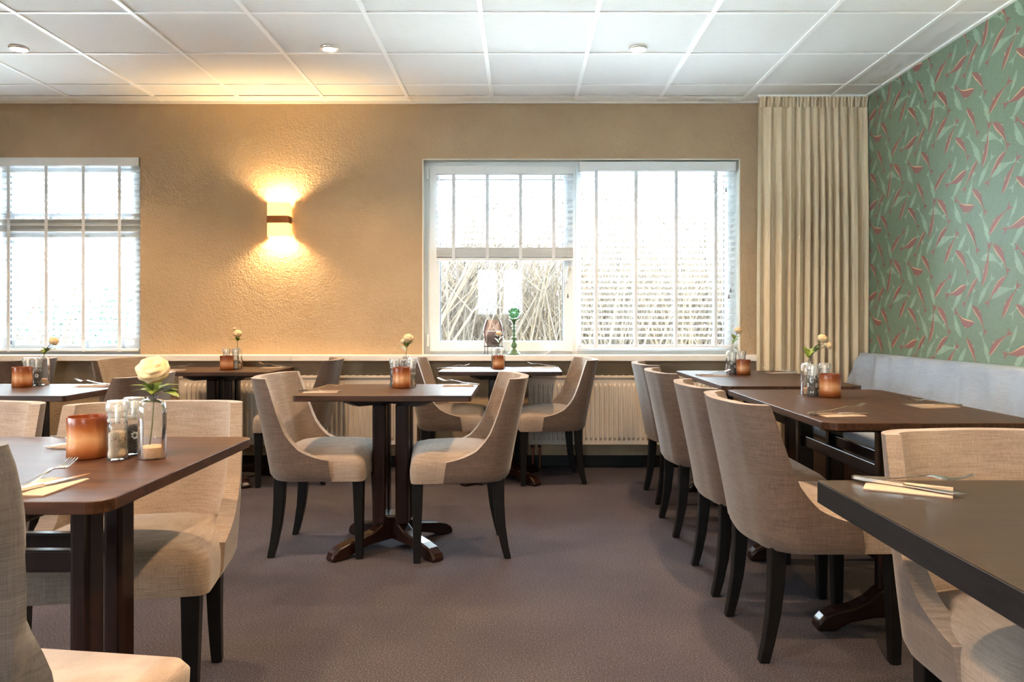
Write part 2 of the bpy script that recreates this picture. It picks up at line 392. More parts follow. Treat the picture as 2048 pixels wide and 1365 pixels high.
win1 = window('window_1', W1, [(-4.52, -3.85, .83, 1.72, .05, .01), (-4.52, -3.85, 1.76, 2.20, .05, .01), (-3.82, -2.80, .83, 1.72, .05, .01), (-3.82, -2.80, 1.76, 2.20, .05, .016)], YW)
build('transom', bx(-4.53, -2.79, YW-.013, YW+.06, 1.705, 1.765), 'upvc', win1, bev=.004)
for i, w in enumerate(REAR):
    x0,x1,z0,z1 = w; mid = (x0+x1)/2
    window('window_%d' % (i+3), w, [(x0+.02, mid-.01, z0+.02, z1-.02, .05, .01), (mid+.01, x1-.02, z0+.02, z1-.02, .05, .01)], YF-.15)
for i, w in enumerate(LEFT):
    x0,x1,z0,z1 = w; mid = (x0+x1)/2
    o = window('window_%d' % (i+4), w, [(x0+.02, mid-.01, z0+.02, z1-.02, .05, .01), (mid+.01, x1-.02, z0+.02, z1-.02, .05, .01)], 0)
    o.rotation_euler = (0, 0, PI/2); o.location = (XL-.06, 0, 0)
# painted reveal lining of the centre window with its pale corner bead
x0,x1,z0,z1 = W2
rv = struct('trim_3', MB().box(x0-.0015, x0+.008, YB-.003, YW, z0, z1).box(x1-.008, x1+.0015, YB-.003, YW, z0, z1).box(x0+.008, x1-.008, YB-.003, YW, z1-.008, z1+.0015), 'reveal_paint', bev=.003)
# blinds
def blind(label, x0, x1, ztop, zbot, y, n, tapes, pitch, stack=0, hh=.062, cord=None, tilt=-.17):
    root = empty('venetian_blind', ((x0+x1)/2, y, ztop)); w = (x1-x0)/2
    build('headrail', bx(-w-.004, w+.004, -.034, .03, -hh, 0), 'slat_white', root, bev=.003)
    sl = MB(); N_ = 5; vs = []
    for xx in (-w, w):
        for top in (1, 0):
            for k in range(N_):
                t = -1+2*k/(N_-1); vs.append((xx, t*.025, .003*(1-t*t)+(.0036 if top else 0)-t*.003))
    fs = []
    for k in range(N_-1):
        fs += [(k,k+1,2*N_+k+1,2*N_+k), (N_+k,3*N_+k,3*N_+k+1,N_+k+1), (k,N_+k,N_+k+1,k+1), (2*N_+k,2*N_+k+1,3*N_+k+1,3*N_+k)]
    fs += [(0,2*N_,3*N_,N_), (N_-1,2*N_-1,4*N_-1,3*N_-1)]
    me = sl.add(vs, fs).mesh('slat', 'slat_white', True, 30)
    z = -hh-.012
    for k in range(n):
        link('slat', me, root, (0, 0, z), (tilt+random.uniform(-.03,.03), 0, 0)); z -= pitch
    zb = zbot-ztop
    if stack:
        z = z+pitch-.012
        for k in range(stack):
            link('slat', me, root, (random.uniform(-.002,.002), random.uniform(-.001,.001), zb+.022+.0056*k), (random.uniform(-.02,.02), 0, 0))
    build('bottom_rail', bx(-w, w, -.025, .025, zb, zb+.018), 'slat_white', root, bev=.003)
    for tx in tapes:
        for yy in (-.0285, .0275):
            build('ladder_tape', bx(tx-(x0+x1)/2-.0115, tx-(x0+x1)/2+.0115, yy, yy+.001, zb-.004, -hh+.002), 'tape_white', root)
    if cord:
        for (cx_, za, zc_) in cord:
            m = MB().tube([(cx_-(x0+x1)/2, -.04, -hh), (cx_-(x0+x1)/2, -.041, za-ztop)], .0016, 5)
            c_ = build('pull_cord', m, 'tape_white', root)
            build('cord_tassel', MB().lathe([(.003,.03),(.006,.012),(.008,0)], 8, (cx_-(x0+x1)/2, -.041, za-ztop-.028)), 'grey_wax', c_, smooth=True)
    return tag(root, label, 'blind', 'white wooden blinds of the windows')
def tx(p, y): return (p-CX)*y/F
YBL = YB+.022
blind('half-raised white slatted blind on the opening sash, slats bunched at its bottom', tx(873,YBL), tx(1146,YBL), 2.185, 1.495, YBL, 12, [tx(p,YBL) for p in (908,975,1041,1107)], .0432, 13, .062, [(tx(1121,YBL), 1.31, 0), (tx(1135,YBL), 1.25, 0)])
blind('fully lowered white slatted blind on the fixed pane beside the curtain', tx(1159,YBL), tx(1468,YBL), 2.213, .862, YBL, 29, [tx(p,YBL) for p in (1192,1271,1351,1430)], .0431, 0, .066, [(tx(1449,YBL), 2.02, 0), (tx(1458,YBL), 1.29, 0), (tx(1454.5,YBL), 1.245, 0)])
YB1 = YB+.03
blind('wide lowered white slatted blind filling the left window', -4.53, tx(280.5,YB1), 2.245, .835, YB1, 30, [tx(p,YB1) for p in (22,97,171,243)]+[tx(22-75*k,YB1) for k in (1,2,3)], .0432, 0, .06, None, -.24)
# ------------------------------------------------------------------ printed fish of the wallpaper (thin raised print, half-drop repeat 0.52 x 0.63 m)
def smooth_interp(tab, x):
    if x <= tab[0][0]: return tab[0][1]
    for (a, va), (b, vb) in zip(tab, tab[1:]):
        if x <= b: t = (x-a)/(b-a); return va+(vb-va)*t
    return tab[-1][1]
def fish_mesh(name, L, wd_, bend, mats, edge):
    m = MB(); n = 12; up = []; dn = []; ed = []
    for i in range(n+1):
        t = i/n; w = wd_*L*.39*smooth_interp([(0,.04),(.07,.42),(.18,.8),(.34,1),(.52,.84),(.7,.52),(.85,.24),(1,.11)], t)
        x = t*L*.82; y = bend*L*(t-.5)**2*2
        up.append((x, y+w)); dn.append((x, y-w)); ed.append((x, y+w*.70))
    def tri(strip_a, strip_b, mi, z):
        vs = [(x,y,z) for x,y in strip_a]+[(x,y,z) for x,y in strip_b]; k = len(strip_a)
        m.add(vs, [(i,i+1,k+i+1,k+i) for i in range(k-1)], mi)
    if edge: tri(ed, dn, 0, 0.0); tri(up, ed, 1, 0.0)
    else: tri(up, dn, 0, 0.0)
    x, y = L*.80, bend*L*.5*.85
    m.add([(x,y+.01*L,0),(x+.06*L,y,0),(x+.2*L,y+.11*L,0),(x+.12*L,y+.0*L,0),(x+.19*L,y-.10*L,0),(x,y-.01*L,0)], [(0,1,3,2) if False else (0,2,3),(0,3,5),(3,4,5)], 0)
    if edge:
        m.add([(x,y+.012*L,.0001),(x+.2*L,y+.115*L,.0001),(x+.18*L,y+.085*L,.0001),(x+.02*L,y,.0001)], [(0,1,2,3)], 1)
    for t in (.35, .55):                             # small fins
        i = int(t*n); a, b = dn[i], dn[i+1]
        m.add([(a[0],a[1],0),(b[0],b[1],0),(b[0]+.03*L,b[1]-.035*L,0)], [(0,1,2)], 1 if edge and t < .5 else 0)
    bm = bmesh.new(); me = m.mesh(name, mats)
    return me
def wallpt(cx_, cy_):
    p, y = 1860+cx_/6.2, 200+cy_/6.2
    d = XR*F/(p-CX); return d, H+(CY-y)*d/F
RED = [((465,80),(615,430),.20,.10), ((330,445),(505,715),.24,.16), ((660,845),(760,250),.17,-.10), ((800,250),(1005,565),.27,.16), ((935,615),(680,1060),.19,-.10),
       ((885,1165),(1105,650),.19,.08), ((45,1120),(265,755),.2,.12), ((460,895),(190,1110),.26,.12), ((590,735),(405,1150),.17,-.06), ((540,1080),(720,1400),.24,.16), ((540,1380),(290,1290),.30,.28)]
GRN = [((635,775),(470,405),.24,-.08), ((332,700),(235,1040),.2,.06), ((455,235),(265,650),.2,.06), ((592,1075),(785,655),.2,.06), ((735,935),(1105,690),.24,.10),
       ((455,1310),(560,880),.22,-.06), ((288,1198),(480,800),.22,.06), ((640,450),(925,450),.3,.25), ((1150,580),(1000,190),.26,.1), ((745,265),(630,-90),.24,-.08)]
def put_fish(lst, red):
    cnt = 0
    for (hd_, tl_, wd_, bend) in lst:
        (d0,z0),(d1,z1) = wallpt(*hd_), wallpt(*tl_)
        L = math.hypot(d1-d0, z1-z0); ang = math.atan2(z1-z0, d1-d0)
        me = fish_mesh('printed_fish', L, wd_, bend, ['fish_red','fish_edge'] if red else ['fish_green'], red)
        for i in range(-6, 6):
            for j in range(-8, 8):
                d, z = d0+.525*i, z0+.632*j-.316*i
                dm, zm = d+math.cos(ang)*L/2, z+math.sin(ang)*L/2
                if not (3.3 < dm < YB-.06 and .76 < zm < ZC+.06): continue
                if max(z, z+math.sin(ang)*L) > ZT-.01 or max(d, d+math.cos(ang)*L) > YB-.01: continue
                # mesh x -> wall direction, mesh y -> perpendicular in the wall, mesh z -> out of the wall (-X)
                ux = Vector((0, math.cos(ang), math.sin(ang))); uy = Vector((0, -math.sin(ang), math.cos(ang))); uz = ux.cross(uy)
                M = Matrix((ux, uy, uz)).transposed().to_4x4(); M.translation = Vector((XR-(.0012 if red else .0005)-.0001*cnt/400, d, z))
                o = link('printed_fish', me, wall_right); o.matrix_local = M; cnt += 1
    return cnt
NF = put_fish(GRN, False)+put_fish(RED, True)
# ------------------------------------------------------------------ curtain
def curtain():
    root = empty('curtain', (2.055, 5.36, 0))
    rnd = random.Random(5); NX, NZ = 260, 30; ztop, zbot = ZC-.008, .03
    W_ = .385; ph = [rnd.uniform(0, 6) for _ in range(8)]; vs = []
    for j in range(NZ+1):
        v = j/NZ; z = ztop-.075+(zbot-ztop+.075)*v
        for i in range(NX+1):
            u = i/NX; x = -W_+2*W_*u+.012*math.sin(PI*v)*(u-.5)
            a = .008+.020*min(1, v*3.2)
            y = a*math.sin(2*PI*(11+1.6*math.sin(5*u+ph[0]))*u+ph[1]+.5*v*math.sin(7*u+ph[2]))+.30*a*math.sin(2*PI*23*u+ph[3]+v*1.2)*(1-.4*v)+.012*math.sin(9*u+ph[4])*v
            x += .006*math.cos(2*PI*15*u+ph[1])*min(1,v*3)
            x -= .018*v*(1-u)
            vs.append((x, y, z))
    fs = [(j*(NX+1)+i, j*(NX+1)+i+1, (j+1)*(NX+1)+i+1, (j+1)*(NX+1)+i) for j in range(NZ) for i in range(NX)]
    build('drape', MB().add(vs, fs), 'curtain_cloth', root, smooth=True, angle=180)
    # pinch-pleat heading
    vs = []; NZ2 = 4
    for j in range(NZ2+1):
        v = j/NZ2; z = ztop-.077*v
        for i in range(NX+1):
            u = i/NX; x = -W_+2*W_*u
            s = math.sin(2*PI*15*u); a = (.026-.016*v)
            y = a*(abs(s)**.6*(1 if s > 0 else -.5))+.006*math.sin(2*PI*45*u)*(1-v*.6)
            vs.append((x+.010*math.cos(2*PI*15*u)*(1-v), y, z))
    fs = [(j*(NX+1)+i, j*(NX+1)+i+1, (j+1)*(NX+1)+i+1, (j+1)*(NX+1)+i) for j in range(NZ2) for i in range(NX)]
    build('pleat_heading', MB().add(vs, fs), 'curtain_cloth', root, smooth=True, angle=180)
    build('curtain_rail', bx(-.385, .385, -.012, .012, ZC-.012, ZC+.003), 'white_metal', root)
    return tag(root, 'long cream pleated curtain hanging in the corner by the fish wallpaper', 'curtain')
curtain()
# ------------------------------------------------------------------ radiators
def radiator(x0, x1, label, pipe_left):
    z0, z1 = .178, .668; y0, y1 = 5.375, 5.475; root = empty('radiator', ((x0+x1)/2, (y0+y1)/2, 0)); ox, oy = (x0+x1)/2, (y0+y1)/2
    m = MB(); pitch = .0333; n = int((x1-x0-.04)/pitch); vs = []
    prof = []
    xa = x0+.02+((x1-x0-.04)-n*pitch)/2
    for k in range(n):
        b = xa+k*pitch; prof += [(b, .0), (b+.010, .0), (b+.014, -.009), (b+.026, -.009), (b+.030, 0)]
    prof = [(x0, 0)]+prof+[(x1, 0)]
    rows = [(z0+.0, 1.0, 0), (z0+.03, 1.0, 0), (z0+.05, 1.0, 1), (z1-.075, 1.0, 1), (z1-.055, 1.0, 0), (z1-.02, 1, 0)]
    for z, _, s in rows:
        for (xx, yy) in prof: vs.append((xx-ox, y0+.012+yy*s-oy, z))
    k = len(prof); fs = [(j*k+i, j*k+i+1, (j+1)*k+i+1, (j+1)*k+i) for j in range(len(rows)-1) for i in range(k-1)]
    build('ribbed_panel', m.add(vs, fs), 'radiator_enamel', root)
    build('back_panel', bx(x0-ox, x1-ox, y1-oy-.012, y1-oy, z0, z1-.02), 'radiator_enamel', root)
    build('side_panel', bx(x0-ox-.004, x0-ox, y0+.004-oy, y1-oy, z0+.02, z1), 'radiator_enamel', root, bev=.002)
    build('side_panel', bx(x1-ox, x1-ox+.004, y0+.004-oy, y1-oy, z0+.02, z1), 'radiator_enamel', root, bev=.002)
    tg = build('top_grille', bx(x0-ox, x1-ox, y0+.004-oy, y1-oy, z1-.02, z1), 'radiator_enamel', root, bev=.004)
    ns = int((x1-x0-.06)/.05)
    sl = MB().box(-.018, .018, -.03, .03, 0, .0006).mesh('grille_slot', 'gasket')
    for q in range(ns): link('grille_slot', sl, tg, (x0-ox+.05+q*.05, 0, z1))
    for q in (0, .05):
        xx = (x0+.03+q if pipe_left else x1-.03-q)-ox
        build('pipe', MB().tube([(xx, .03, z0+.01), (xx, .03, .0)], .0085, 10), 'copper_pipe', root, smooth=True)
        build('valve', MB().lathe([(.012,0),(.016,.012),(.016,.03),(.012,.04)], 10, (xx, .03, z0-.03)), 'steel', root, smooth=True)
    return tag(root, label, 'radiator', 'ribbed radiators under the sill')
radiator(-2.42, -.74, 'long cream ribbed radiator under the wall lamp, behind the left tables', False)
radiator(.055, 1.50, 'cream ribbed radiator under the centre window with copper pipes at its left', True)
# ------------------------------------------------------------------ lamps
def downlight(x, y, label, dim=1, group='recessed ceiling spotlights'):
    root = empty('downlight', (x, y, ZC))
    build('trim_ring', MB().lathe([(.034,-.001),(.037,-.007),(.046,-.009),(.052,-.004),(.053,.002),(.034,.003)], 32, cap=False), 'lamp_steel', root, smooth=True, angle=60)
    build('diffuser', MB().lathe([(.0,-.010),(.02,-.0105),(.034,-.006)], 28, cap=False), 'lamp_glow', root, smooth=True)
    l = bpy.data.lights.new('downlight_beam', 'SPOT'); l.energy = LAMP*dim; l.color = (1, .66, .37); l.spot_size = math.radians(128); l.spot_blend = .75; l.shadow_soft_size = .04
    o = bpy.data.objects.new('downlight_beam', l); COL.objects.link(o); o.parent = root; o.location = (0,0,-.03)
    return tag(root, label, 'spotlight', group)
LX = [-2.93, -1.117, .683]; LY = [4.434, 2.62, .81, -1.0]; NM = ['leftmost', 'middle', 'rightmost']
for j, y in enumerate(LY):
    for i, x in enumerate(LX):
        downlight(x, y, ('%s of the three lit round ceiling spotlights in view' % NM[i]) if j == 0 else '%s round ceiling spotlight of the %s row, nearer than the view shows' % (NM[i], ['', 'second', 'third', 'fourth'][j]), (.8, .9, 1.6, 1.6)[j])
def sconce(loc, rz, label):
    root = empty('wall_sconce', loc, rz)
    build('back_plate', bx(-.05, .05, -.012, 0, -.09, .09), 'copper_band', root, bev=.004)
    b = MB(); b.add([(-.079,-.092,-.026),(.079,-.092,-.026),(.079,-.012,-.026),(-.079,-.012,-.026),(-.079,-.092,.026),(.079,-.092,.026),(.079,-.012,.026),(-.079,-.012,.026)], [(0,3,2,1),(4,5,6,7),(0,1,5,4),(1,2,6,5),(2,3,7,6),(3,0,4,7)])
    build('copper_middle', b, 'copper_band', root, bev=.006, seg=3)
    for s, nm in ((1, 'upper'), (-1, 'lower')):
        m = MB(); w = .078; pts = [(-w,-.012),(-w,-.080),(-w+.014,-.094),(w-.014,-.094),(w,-.080),(w,-.012)]; t = .005; inn = [(-w+t,-.012),(-w+t,-.078),(-w+.016,-.089),(w-.016,-.089),(w-t,-.078),(w-t,-.012)]
        za, zb = (.026, .122) if s > 0 else (-.122, -.026); k = len(pts)
        vs = [(a,b_,za) for a,b_ in pts]+[(a,b_,zb) for a,b_ in pts]+[(a,b_,za) for a,b_ in inn]+[(a,b_,zb) for a,b_ in inn]; fs = []
        for i in range(k-1): fs += [(i,i+1,k+i+1,k+i), (2*k+i,3*k+i,3*k+i+1,2*k+i+1), (i,2*k+i,2*k+i+1,i+1), (k+i,k+i+1,3*k+i+1,3*k+i)]
        build('glass_shade', m.add(vs, fs), 'sconce_glow', root, bev=.0015)['label'] = nm + ' glowing frosted glass shade'
        l = bpy.data.lights.new('sconce_bulb', 'SPOT'); l.energy = 5.6; l.color = (1, .68, .32); l.spot_size = math.radians(155); l.spot_blend = .8; l.shadow_soft_size = .018
        o = bpy.data.objects.new('sconce_bulb', l); COL.objects.link(o); o.parent = root; o.location = (0, -.05, s*.075); o.rotation_euler = ((PI if s > 0 else 0), 0, 0)
    return tag(root, label, 'wall lamp', 'up-and-down wall lamps')
ZS = H+(CY-439)*5.45/F
sconce((tx(556, 5.45), YB, ZS), 0, 'lit up-and-down wall lamp with copper middle band, between the windows')
for yy, wd2 in ((2.6, 'far'), (.2, 'middle'), (-2.0, 'near')): sconce((XR, yy, ZS), -PI/2, 'added wall lamp on the fish wallpaper, nearer than the view shows, %s one' % wd2)  # unseen lamps, added to light the ceiling warmly
for xx, wd2 in ((-3.2, 'window side'), (1.2, 'wallpaper side')): sconce((xx, YF, ZS), PI, 'added wall lamp on the wall behind the camera, %s' % wd2)  # two more added out of view for the ceiling light
for yy, wd2 in ((3.4, 'far'), (.05, 'near')): sconce((XL, yy, ZS), PI/2, 'added wall lamp on the left wall outside the view, %s one' % wd2)  # also added unseen, their uplight brightens the ceiling
# ------------------------------------------------------------------ bench along the fish wallpaper
def bench():
    y0, y1 = 1.9, 5.30; root = empty('wall_bench', (2.15, (y0+y1)/2, 0)); L = y1-y0; c = (y0+y1)/2
    rnd = random.Random(3)
    # backrest with a loosely draped, wrinkled cover: grid over front face, top and far end
    NY, NS = 120, 26; prof = []
    pts = [(-.30+.02, .46), (-.045+.10-.02, .70), (.180, .822), (.20, .834), (.215, .838), (.298, .836)]
    path = [(.08, .45), (.11, .55), (.135, .65), (.158, .75), (.172, .80), (.182, .822), (.20, .832), (.25, .834), (.297, .832)]
    def P(s):
        q = s*(len(path)-1); i = min(int(q), len(path)-2); t = q-i
        return path[i][0]*(1-t)+path[i+1][0]*t, path[i][1]*(1-t)+path[i+1][1]*t
    vs = []
    for i in range(NY+1):
        y = -L/2+L*i/NY; e = (y1-(c+y))
        for j in range(NS+1):
            x, z = P(j/NS)
            wr = 0
            if j < NS*.75:
                k = math.exp(-e/.5); s = (1-j/(NS*.75)); ss = math.sin(PI*min(1, max(0, s)))
                wr = 1.7*(.022*k+.006)*math.sin(26*(c+y)-9*z)*ss+.008*math.sin(14*(c+y)+5*z)*ss+.009*math.sin(43*(c+y)+3*math.sin(6*z)-14*z)*ss*(k+.25)
            vs.append((x-wr, y, z-.3*wr))
    fs = [(i*(NS+1)+j, (i+1)*(NS+1)+j, (i+1)*(NS+1)+j+1, i*(NS+1)+j+1) for i in range(NY) for j in range(NS)]
    m = MB().add(vs, fs)
    for end in (0, NY):                               # close the ends
        k = len(m.v); ring = [vs[end*(NS+1)+j] for j in range(NS+1)]+[(.297, vs[end*(NS+1)][1], .45)]
        m.add(ring, [tuple(range(len(ring)))])
    build('backrest_cover', m, 'bench_linen', root, smooth=True, angle=60)
    build('seat_cushion', bx(-.30, .295, -L/2, L/2, .335, .455), 'bench_linen', root, bev=.025, seg=4, smooth=True)
    nseg = 4
    for k in range(nseg):
        a = -L/2+L*k/nseg; build('base_panel', bx(-.26, -.235, a+.004, a+L/nseg-.004, .0, .333), 'bench_wood', root, bev=.002)
    build('base_box', bx(-.233, .29, -L/2+.004, L/2-.004, 0.001, .332), 'bench_wood', root)
    return tag(root, 'long upholstered wall bench with grey linen cover under the fish wallpaper', 'bench')
bench()
# ------------------------------------------------------------------ chairs
def make_chair():
    root = empty('dining_chair')
    front = [(.34,.085),(.445,.085),(.452,.055),(.46,.025),(.472,-.005),(.49,-.035),(.52,-.06),(.565,-.083),(.63,-.096),(.70,-.104),(.76,-.110),(.80,-.116)]
    zs = [.352,.375,.41,.435,.445,.452,.458,.466,.476,.49,.508,.53,.56,.60,.65,.70,.74,.775,.795,.803]
    def lean(z): return -.088*(max(0, z-.355)/.445)**1.15
    def path(z, off, n_side=9, n_c=8, n_b=8):
        hw = .258+.008*math.sin(PI*min(1,(z-.35)/.45))-off; xb = -.212+off-(.010 if z > .36 else 0)*0; r = max(.03, .112-off*.45)
        bulge = .018
        f = smooth_interp(front, z); rx = min(r, f-xb-.006); ry = .125-off*.4
        pts = []
        for i in range(n_side+1):
            t = i/n_side; pts.append((f+(xb+rx-f)*t, -hw))
        for i in range(1, n_c+1):
            a = PI/2*i/n_c; pts.append((xb+rx-rx*math.sin(a), -hw+ry-ry*math.cos(a)))
        for i in range(1, n_b):
            t = i/n_b; yy = (-hw+ry)+(2*hw-2*ry)*t; pts.append((xb-bulge*(1-(2*t-1)**2), yy))
        pts += [(x,-y) for x,y in reversed(pts[:n_side+1+n_c])]
        k = (.352+.02-z)/.02; k = max(0, min(1, k))  # tuck the lowest edge in
        return [(x+lean(z)+k*.012*(1 if x < 0 else 0), y*(1-.03*k), z) for x, y in pts]
    vs, fs = [], []; n = None
    for z in zs:
        p = path(z, 0); n = len(p); vs += p
    for z in zs:
        vs += path(z, .050-.014*min(1, max(0,(z-.47)/.2)))
    R = len(zs); off = R*n
    mi = []
    for j in range(R-1):
        for i in range(n-1):
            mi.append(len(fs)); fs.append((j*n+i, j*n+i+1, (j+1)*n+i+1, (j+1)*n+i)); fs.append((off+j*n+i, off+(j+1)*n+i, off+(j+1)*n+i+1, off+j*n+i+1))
        fs.append((j*n, (j+1)*n, off+(j+1)*n, off+j*n)); fs.append((j*n+n-1, off+j*n+n-1, off+(j+1)*n+n-1, (j+1)*n+n-1))
    for i in range(n-1):
        t = (R-1)*n; fs.append((t+i, t+i+1, off+t+i+1, off+t+i)); fs.append((i, off+i, off+i+1, i+1))
    sh = MB().add(vs, fs)
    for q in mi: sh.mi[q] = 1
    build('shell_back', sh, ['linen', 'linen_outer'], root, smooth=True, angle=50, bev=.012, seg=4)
    # seat cushion: rings of a rounded rectangle
    def rr(x0, x1, hw, r, z, n=6):
        pts = []
        q = min(max(r, .095), hw*.95, (x1-x0)*.48); r = min(r, (x1-x0)*.48)
        for cx_, cy_, a0, r_ in ((x1-r, hw-r, 0, r), (x0+q, hw-q, PI/2, q), (x0+q, -hw+q, PI, q), (x1-r, -hw+r, 3*PI/2, r)):
            for i in range(n+1):
                a = a0+PI/2*i/n; pts.append((cx_+r_*math.cos(a), cy_+r_*math.sin(a), z))
        return pts
    rings = [(.223,.249,.352,.03),(.227,.252,.372,.034),(.228,.2525,.40,.034),(.226,.2515,.425,.034),(.221,.247,.443,.034),(.212,.238,.456,.032),(.20,.218,.469,.04),(.165,.185,.481,.05),(.11,.14,.490,.06),(.05,.085,.495,.06)]
    vs, fs = [], []
    for x1, hw, z, r in rings: vs += rr(-.190+max(0,(.228-x1))*.7, x1, hw, r, z)
    k = 28
    for j in range(len(rings)-1):
        for i in range(k): fs.append((j*k+i, j*k+(i+1)%k, (j+1)*k+(i+1)%k, (j+1)*k+i))
    fs.append(tuple(range(k-1,-1,-1))); t = (len(rings)-1)*k; fs.append(tuple(range(t,t+k)))
    build('seat', MB().add(vs, fs), 'linen', root, smooth=True, angle=60)
    for s in (-1, 1):
        build('leg', MB().frustum((.198, s*.203, .002, .0155, .0155), (.194, s*.205, .36, .024, .024)), 'black_leg', root, bev=.003)
        m = MB(); secs = [(-.160,.36,.025,.023),(-.163,.25,.023,.021),(-.172,.15,.020,.019),(-.188,.06,.017,.017),(-.202,.002,.015,.0155)]; vs = []
        for x,z,hx,hy in secs: vs += [(x-hx,s*.185-hy,z),(x+hx,s*.185-hy,z),(x+hx,s*.185+hy,z),(x-hx,s*.185+hy,z)]
        fs = [(0,1,2,3), (16,19,18,17)]
        for j in range(4):
            for i in range(4): fs.append((j*4+i, (j+1)*4+i, (j+1)*4+(i+1)%4, j*4+(i+1)%4))
        build('leg', m.add(vs, fs), 'black_leg', root, bev=.003)
    return root
CH = [(-.915, 3.58, 0, 'pale linen chair at the left of the middle pedestal table, facing right'),
      (-.283, 3.545, 187, 'pale linen chair at the right of the middle pedestal table, turned toward the camera'),
      (-.457, 5.09, 0, 'pale linen chair left of the small table under the centre window'),
      (.19, 5.08, 186, 'pale linen chair right of the small table under the centre window, before the radiator'),
      (-1.50, 5.04, 189, 'pale linen chair right of the back table below the wall lamp, its back to us'),
      (-2.46, 5.06, -6, 'tan-lit linen chair left of the back table, just right of the left window'),
      (-3.47, 5.02, 180, 'linen chair at the far left under the left window, facing left'),
      (-2.02, 3.62, 181, 'brown-shaded linen chair behind the foreground flower, at the left middle table'),
      (-1.09, 2.13, -80, 'large linen chair behind the foreground left table, right one of two'),
      (-1.735, 2.13, -92, 'linen chair behind the foreground left table, cut by the left picture edge'),
      (.95, 2.545, 1, 'nearest of four linen chairs in the row along the bench tables'),
      (.95, 3.10, -1, 'second nearest of four linen chairs in the row along the bench tables'),
      (.955, 3.89, 0, 'third nearest of four linen chairs in the row along the bench tables'),
      (.985, 4.56, 1, 'farthest of four linen chairs in the row, closest to the radiator'),
      (1.075, 1.50, -90, 'large warm-lit linen chair behind the black-edged foreground right table')]
proto = make_chair()
for i, (x, y, a, lb) in enumerate(CH):
    c = proto if i == 0 else copy_tree(proto)
    c.location = (x, y, 0); c.rotation_euler = (0, 0, math.radians(a)); tag(c, lb, 'chair', 'upholstered linen dining chairs')
# loose-covered chair at the lower left corner of the view
def slip_chair():
    root = empty('covered_chair', (-.812, 1.06, 0), math.radians(82))
    rnd = random.Random(8)
    def cover(x0, x1, hw, z0, z1, lean, amp, nz=22, r=.035):
        vs = []; per = []
        n = 10
        for cx_, cy_, a0 in ((x1-r, hw-r, 0), (x0+r, hw-r, PI/2), (x0+r, -hw+r, PI), (x1-r, -hw+r, 3*PI/2)):
            nx = (math.cos(a0+PI/4), math.sin(a0+PI/4))
            for i in range(6): a = a0+PI/2*i/5; per.append((cx_+r*math.cos(a), cy_+r*math.sin(a), math.cos(a), math.sin(a)))
        # densify straight runs
        q = []
        for i in range(len(per)):
            a, b = per[i], per[(i+1)%len(per)]; d = math.hypot(a[0]-b[0], a[1]-b[1]); k = max(1, int(d/.025))
            for t in range(k): s = t/k; q.append(tuple(a[m_]*(1-s)+b[m_]*s for m_ in range(4)))
        ph = [rnd.uniform(0,6) for _ in range(4)]; rows = []
        for j in range(nz+1):
            v = j/nz; z = z0+(z1-z0)*v
            for i, (x,y,nx,ny) in enumerate(q):
                s = i/len(q)*2*PI; w = amp*(1-v**6)*(math.sin(9*s+14*z+ph[0])+.7*math.sin(17*s-22*z+ph[1])+.5*math.sin(5*s+30*z+ph[2]))
                inset = .012*max(0,(v-.93)/.07)
                vs.append((x+nx*(w-inset)+lean*(z-z0), y+ny*(w-inset), z))
        k = len(q); fs = [(j*k+i, j*k+(i+1)%k, (j+1)*k+(i+1)%k, (j+1)*k+i) for j in range(nz) for i in range(k)]
        t = nz*k; fs.append(tuple(range(t, t+k)))
        c_ = len(vs)
        return MB().add(vs, fs)
    build('backrest_cover', cover(-.235, -.145, .298, .40, .925, -.05, .011), 'slip_linen', root, smooth=True, angle=60)
    build('seat_cover', cover(-.215, .235, .248, .33, .505, 0, .002, 12), 'linen', root, smooth=True, angle=60)
    for sx in (-.18, .2):
        for s in (-1, 1): build('leg', MB().frustum((sx, s*.2, .002, .015, .015), (sx, s*.2, .34, .022, .022)), 'black_leg', root, bev=.003)
    return tag(root, 'chair with grey wrinkled loose linen cover at the lower left corner', 'chair')
slip_chair()
# ------------------------------------------------------------------ tables
ZTAB = .735
def rrect(x0, x1, y0, y1, r, n=5, ch=False):
    pts = []
    for cx_, cy_, a0 in ((x1-r, y1-r, 0), (x0+r, y1-r, PI/2), (x0+r, y0+r, PI), (x1-r, y0+r, 3*PI/2)):
        if ch: pts += [(cx_+r*math.cos(a0), cy_+r*math.sin(a0)), (cx_+r*math.cos(a0+PI/2), cy_+r*math.sin(a0+PI/2))]
        else: pts += [(cx_+r*math.cos(a0+PI/2*i/n), cy_+r*math.sin(a0+PI/2*i/n)) for i in range(n+1)]
    return pts
FOOT = [(.0,.155),(.06,.155),(.085,.118),(.12,.095),(.18,.082),(.25,.07),(.30,.056),(.33,.036),(.342,.016),(.338,.0),(.27,.0),(.22,.022),(.15,.040),(.0,.045)]
def foot_mesh(prof, hw):
    m = MB(); n = len(prof)
    vs = [(s,-hw,z) for s,z in prof]+[(s,hw,z) for s,z in prof]
    return m.add(vs, [tuple(range(n)), tuple(range(2*n-1,n-1,-1))]+[(i,n+i,n+(i+1)%n,(i+1)%n) for i in range(n)])
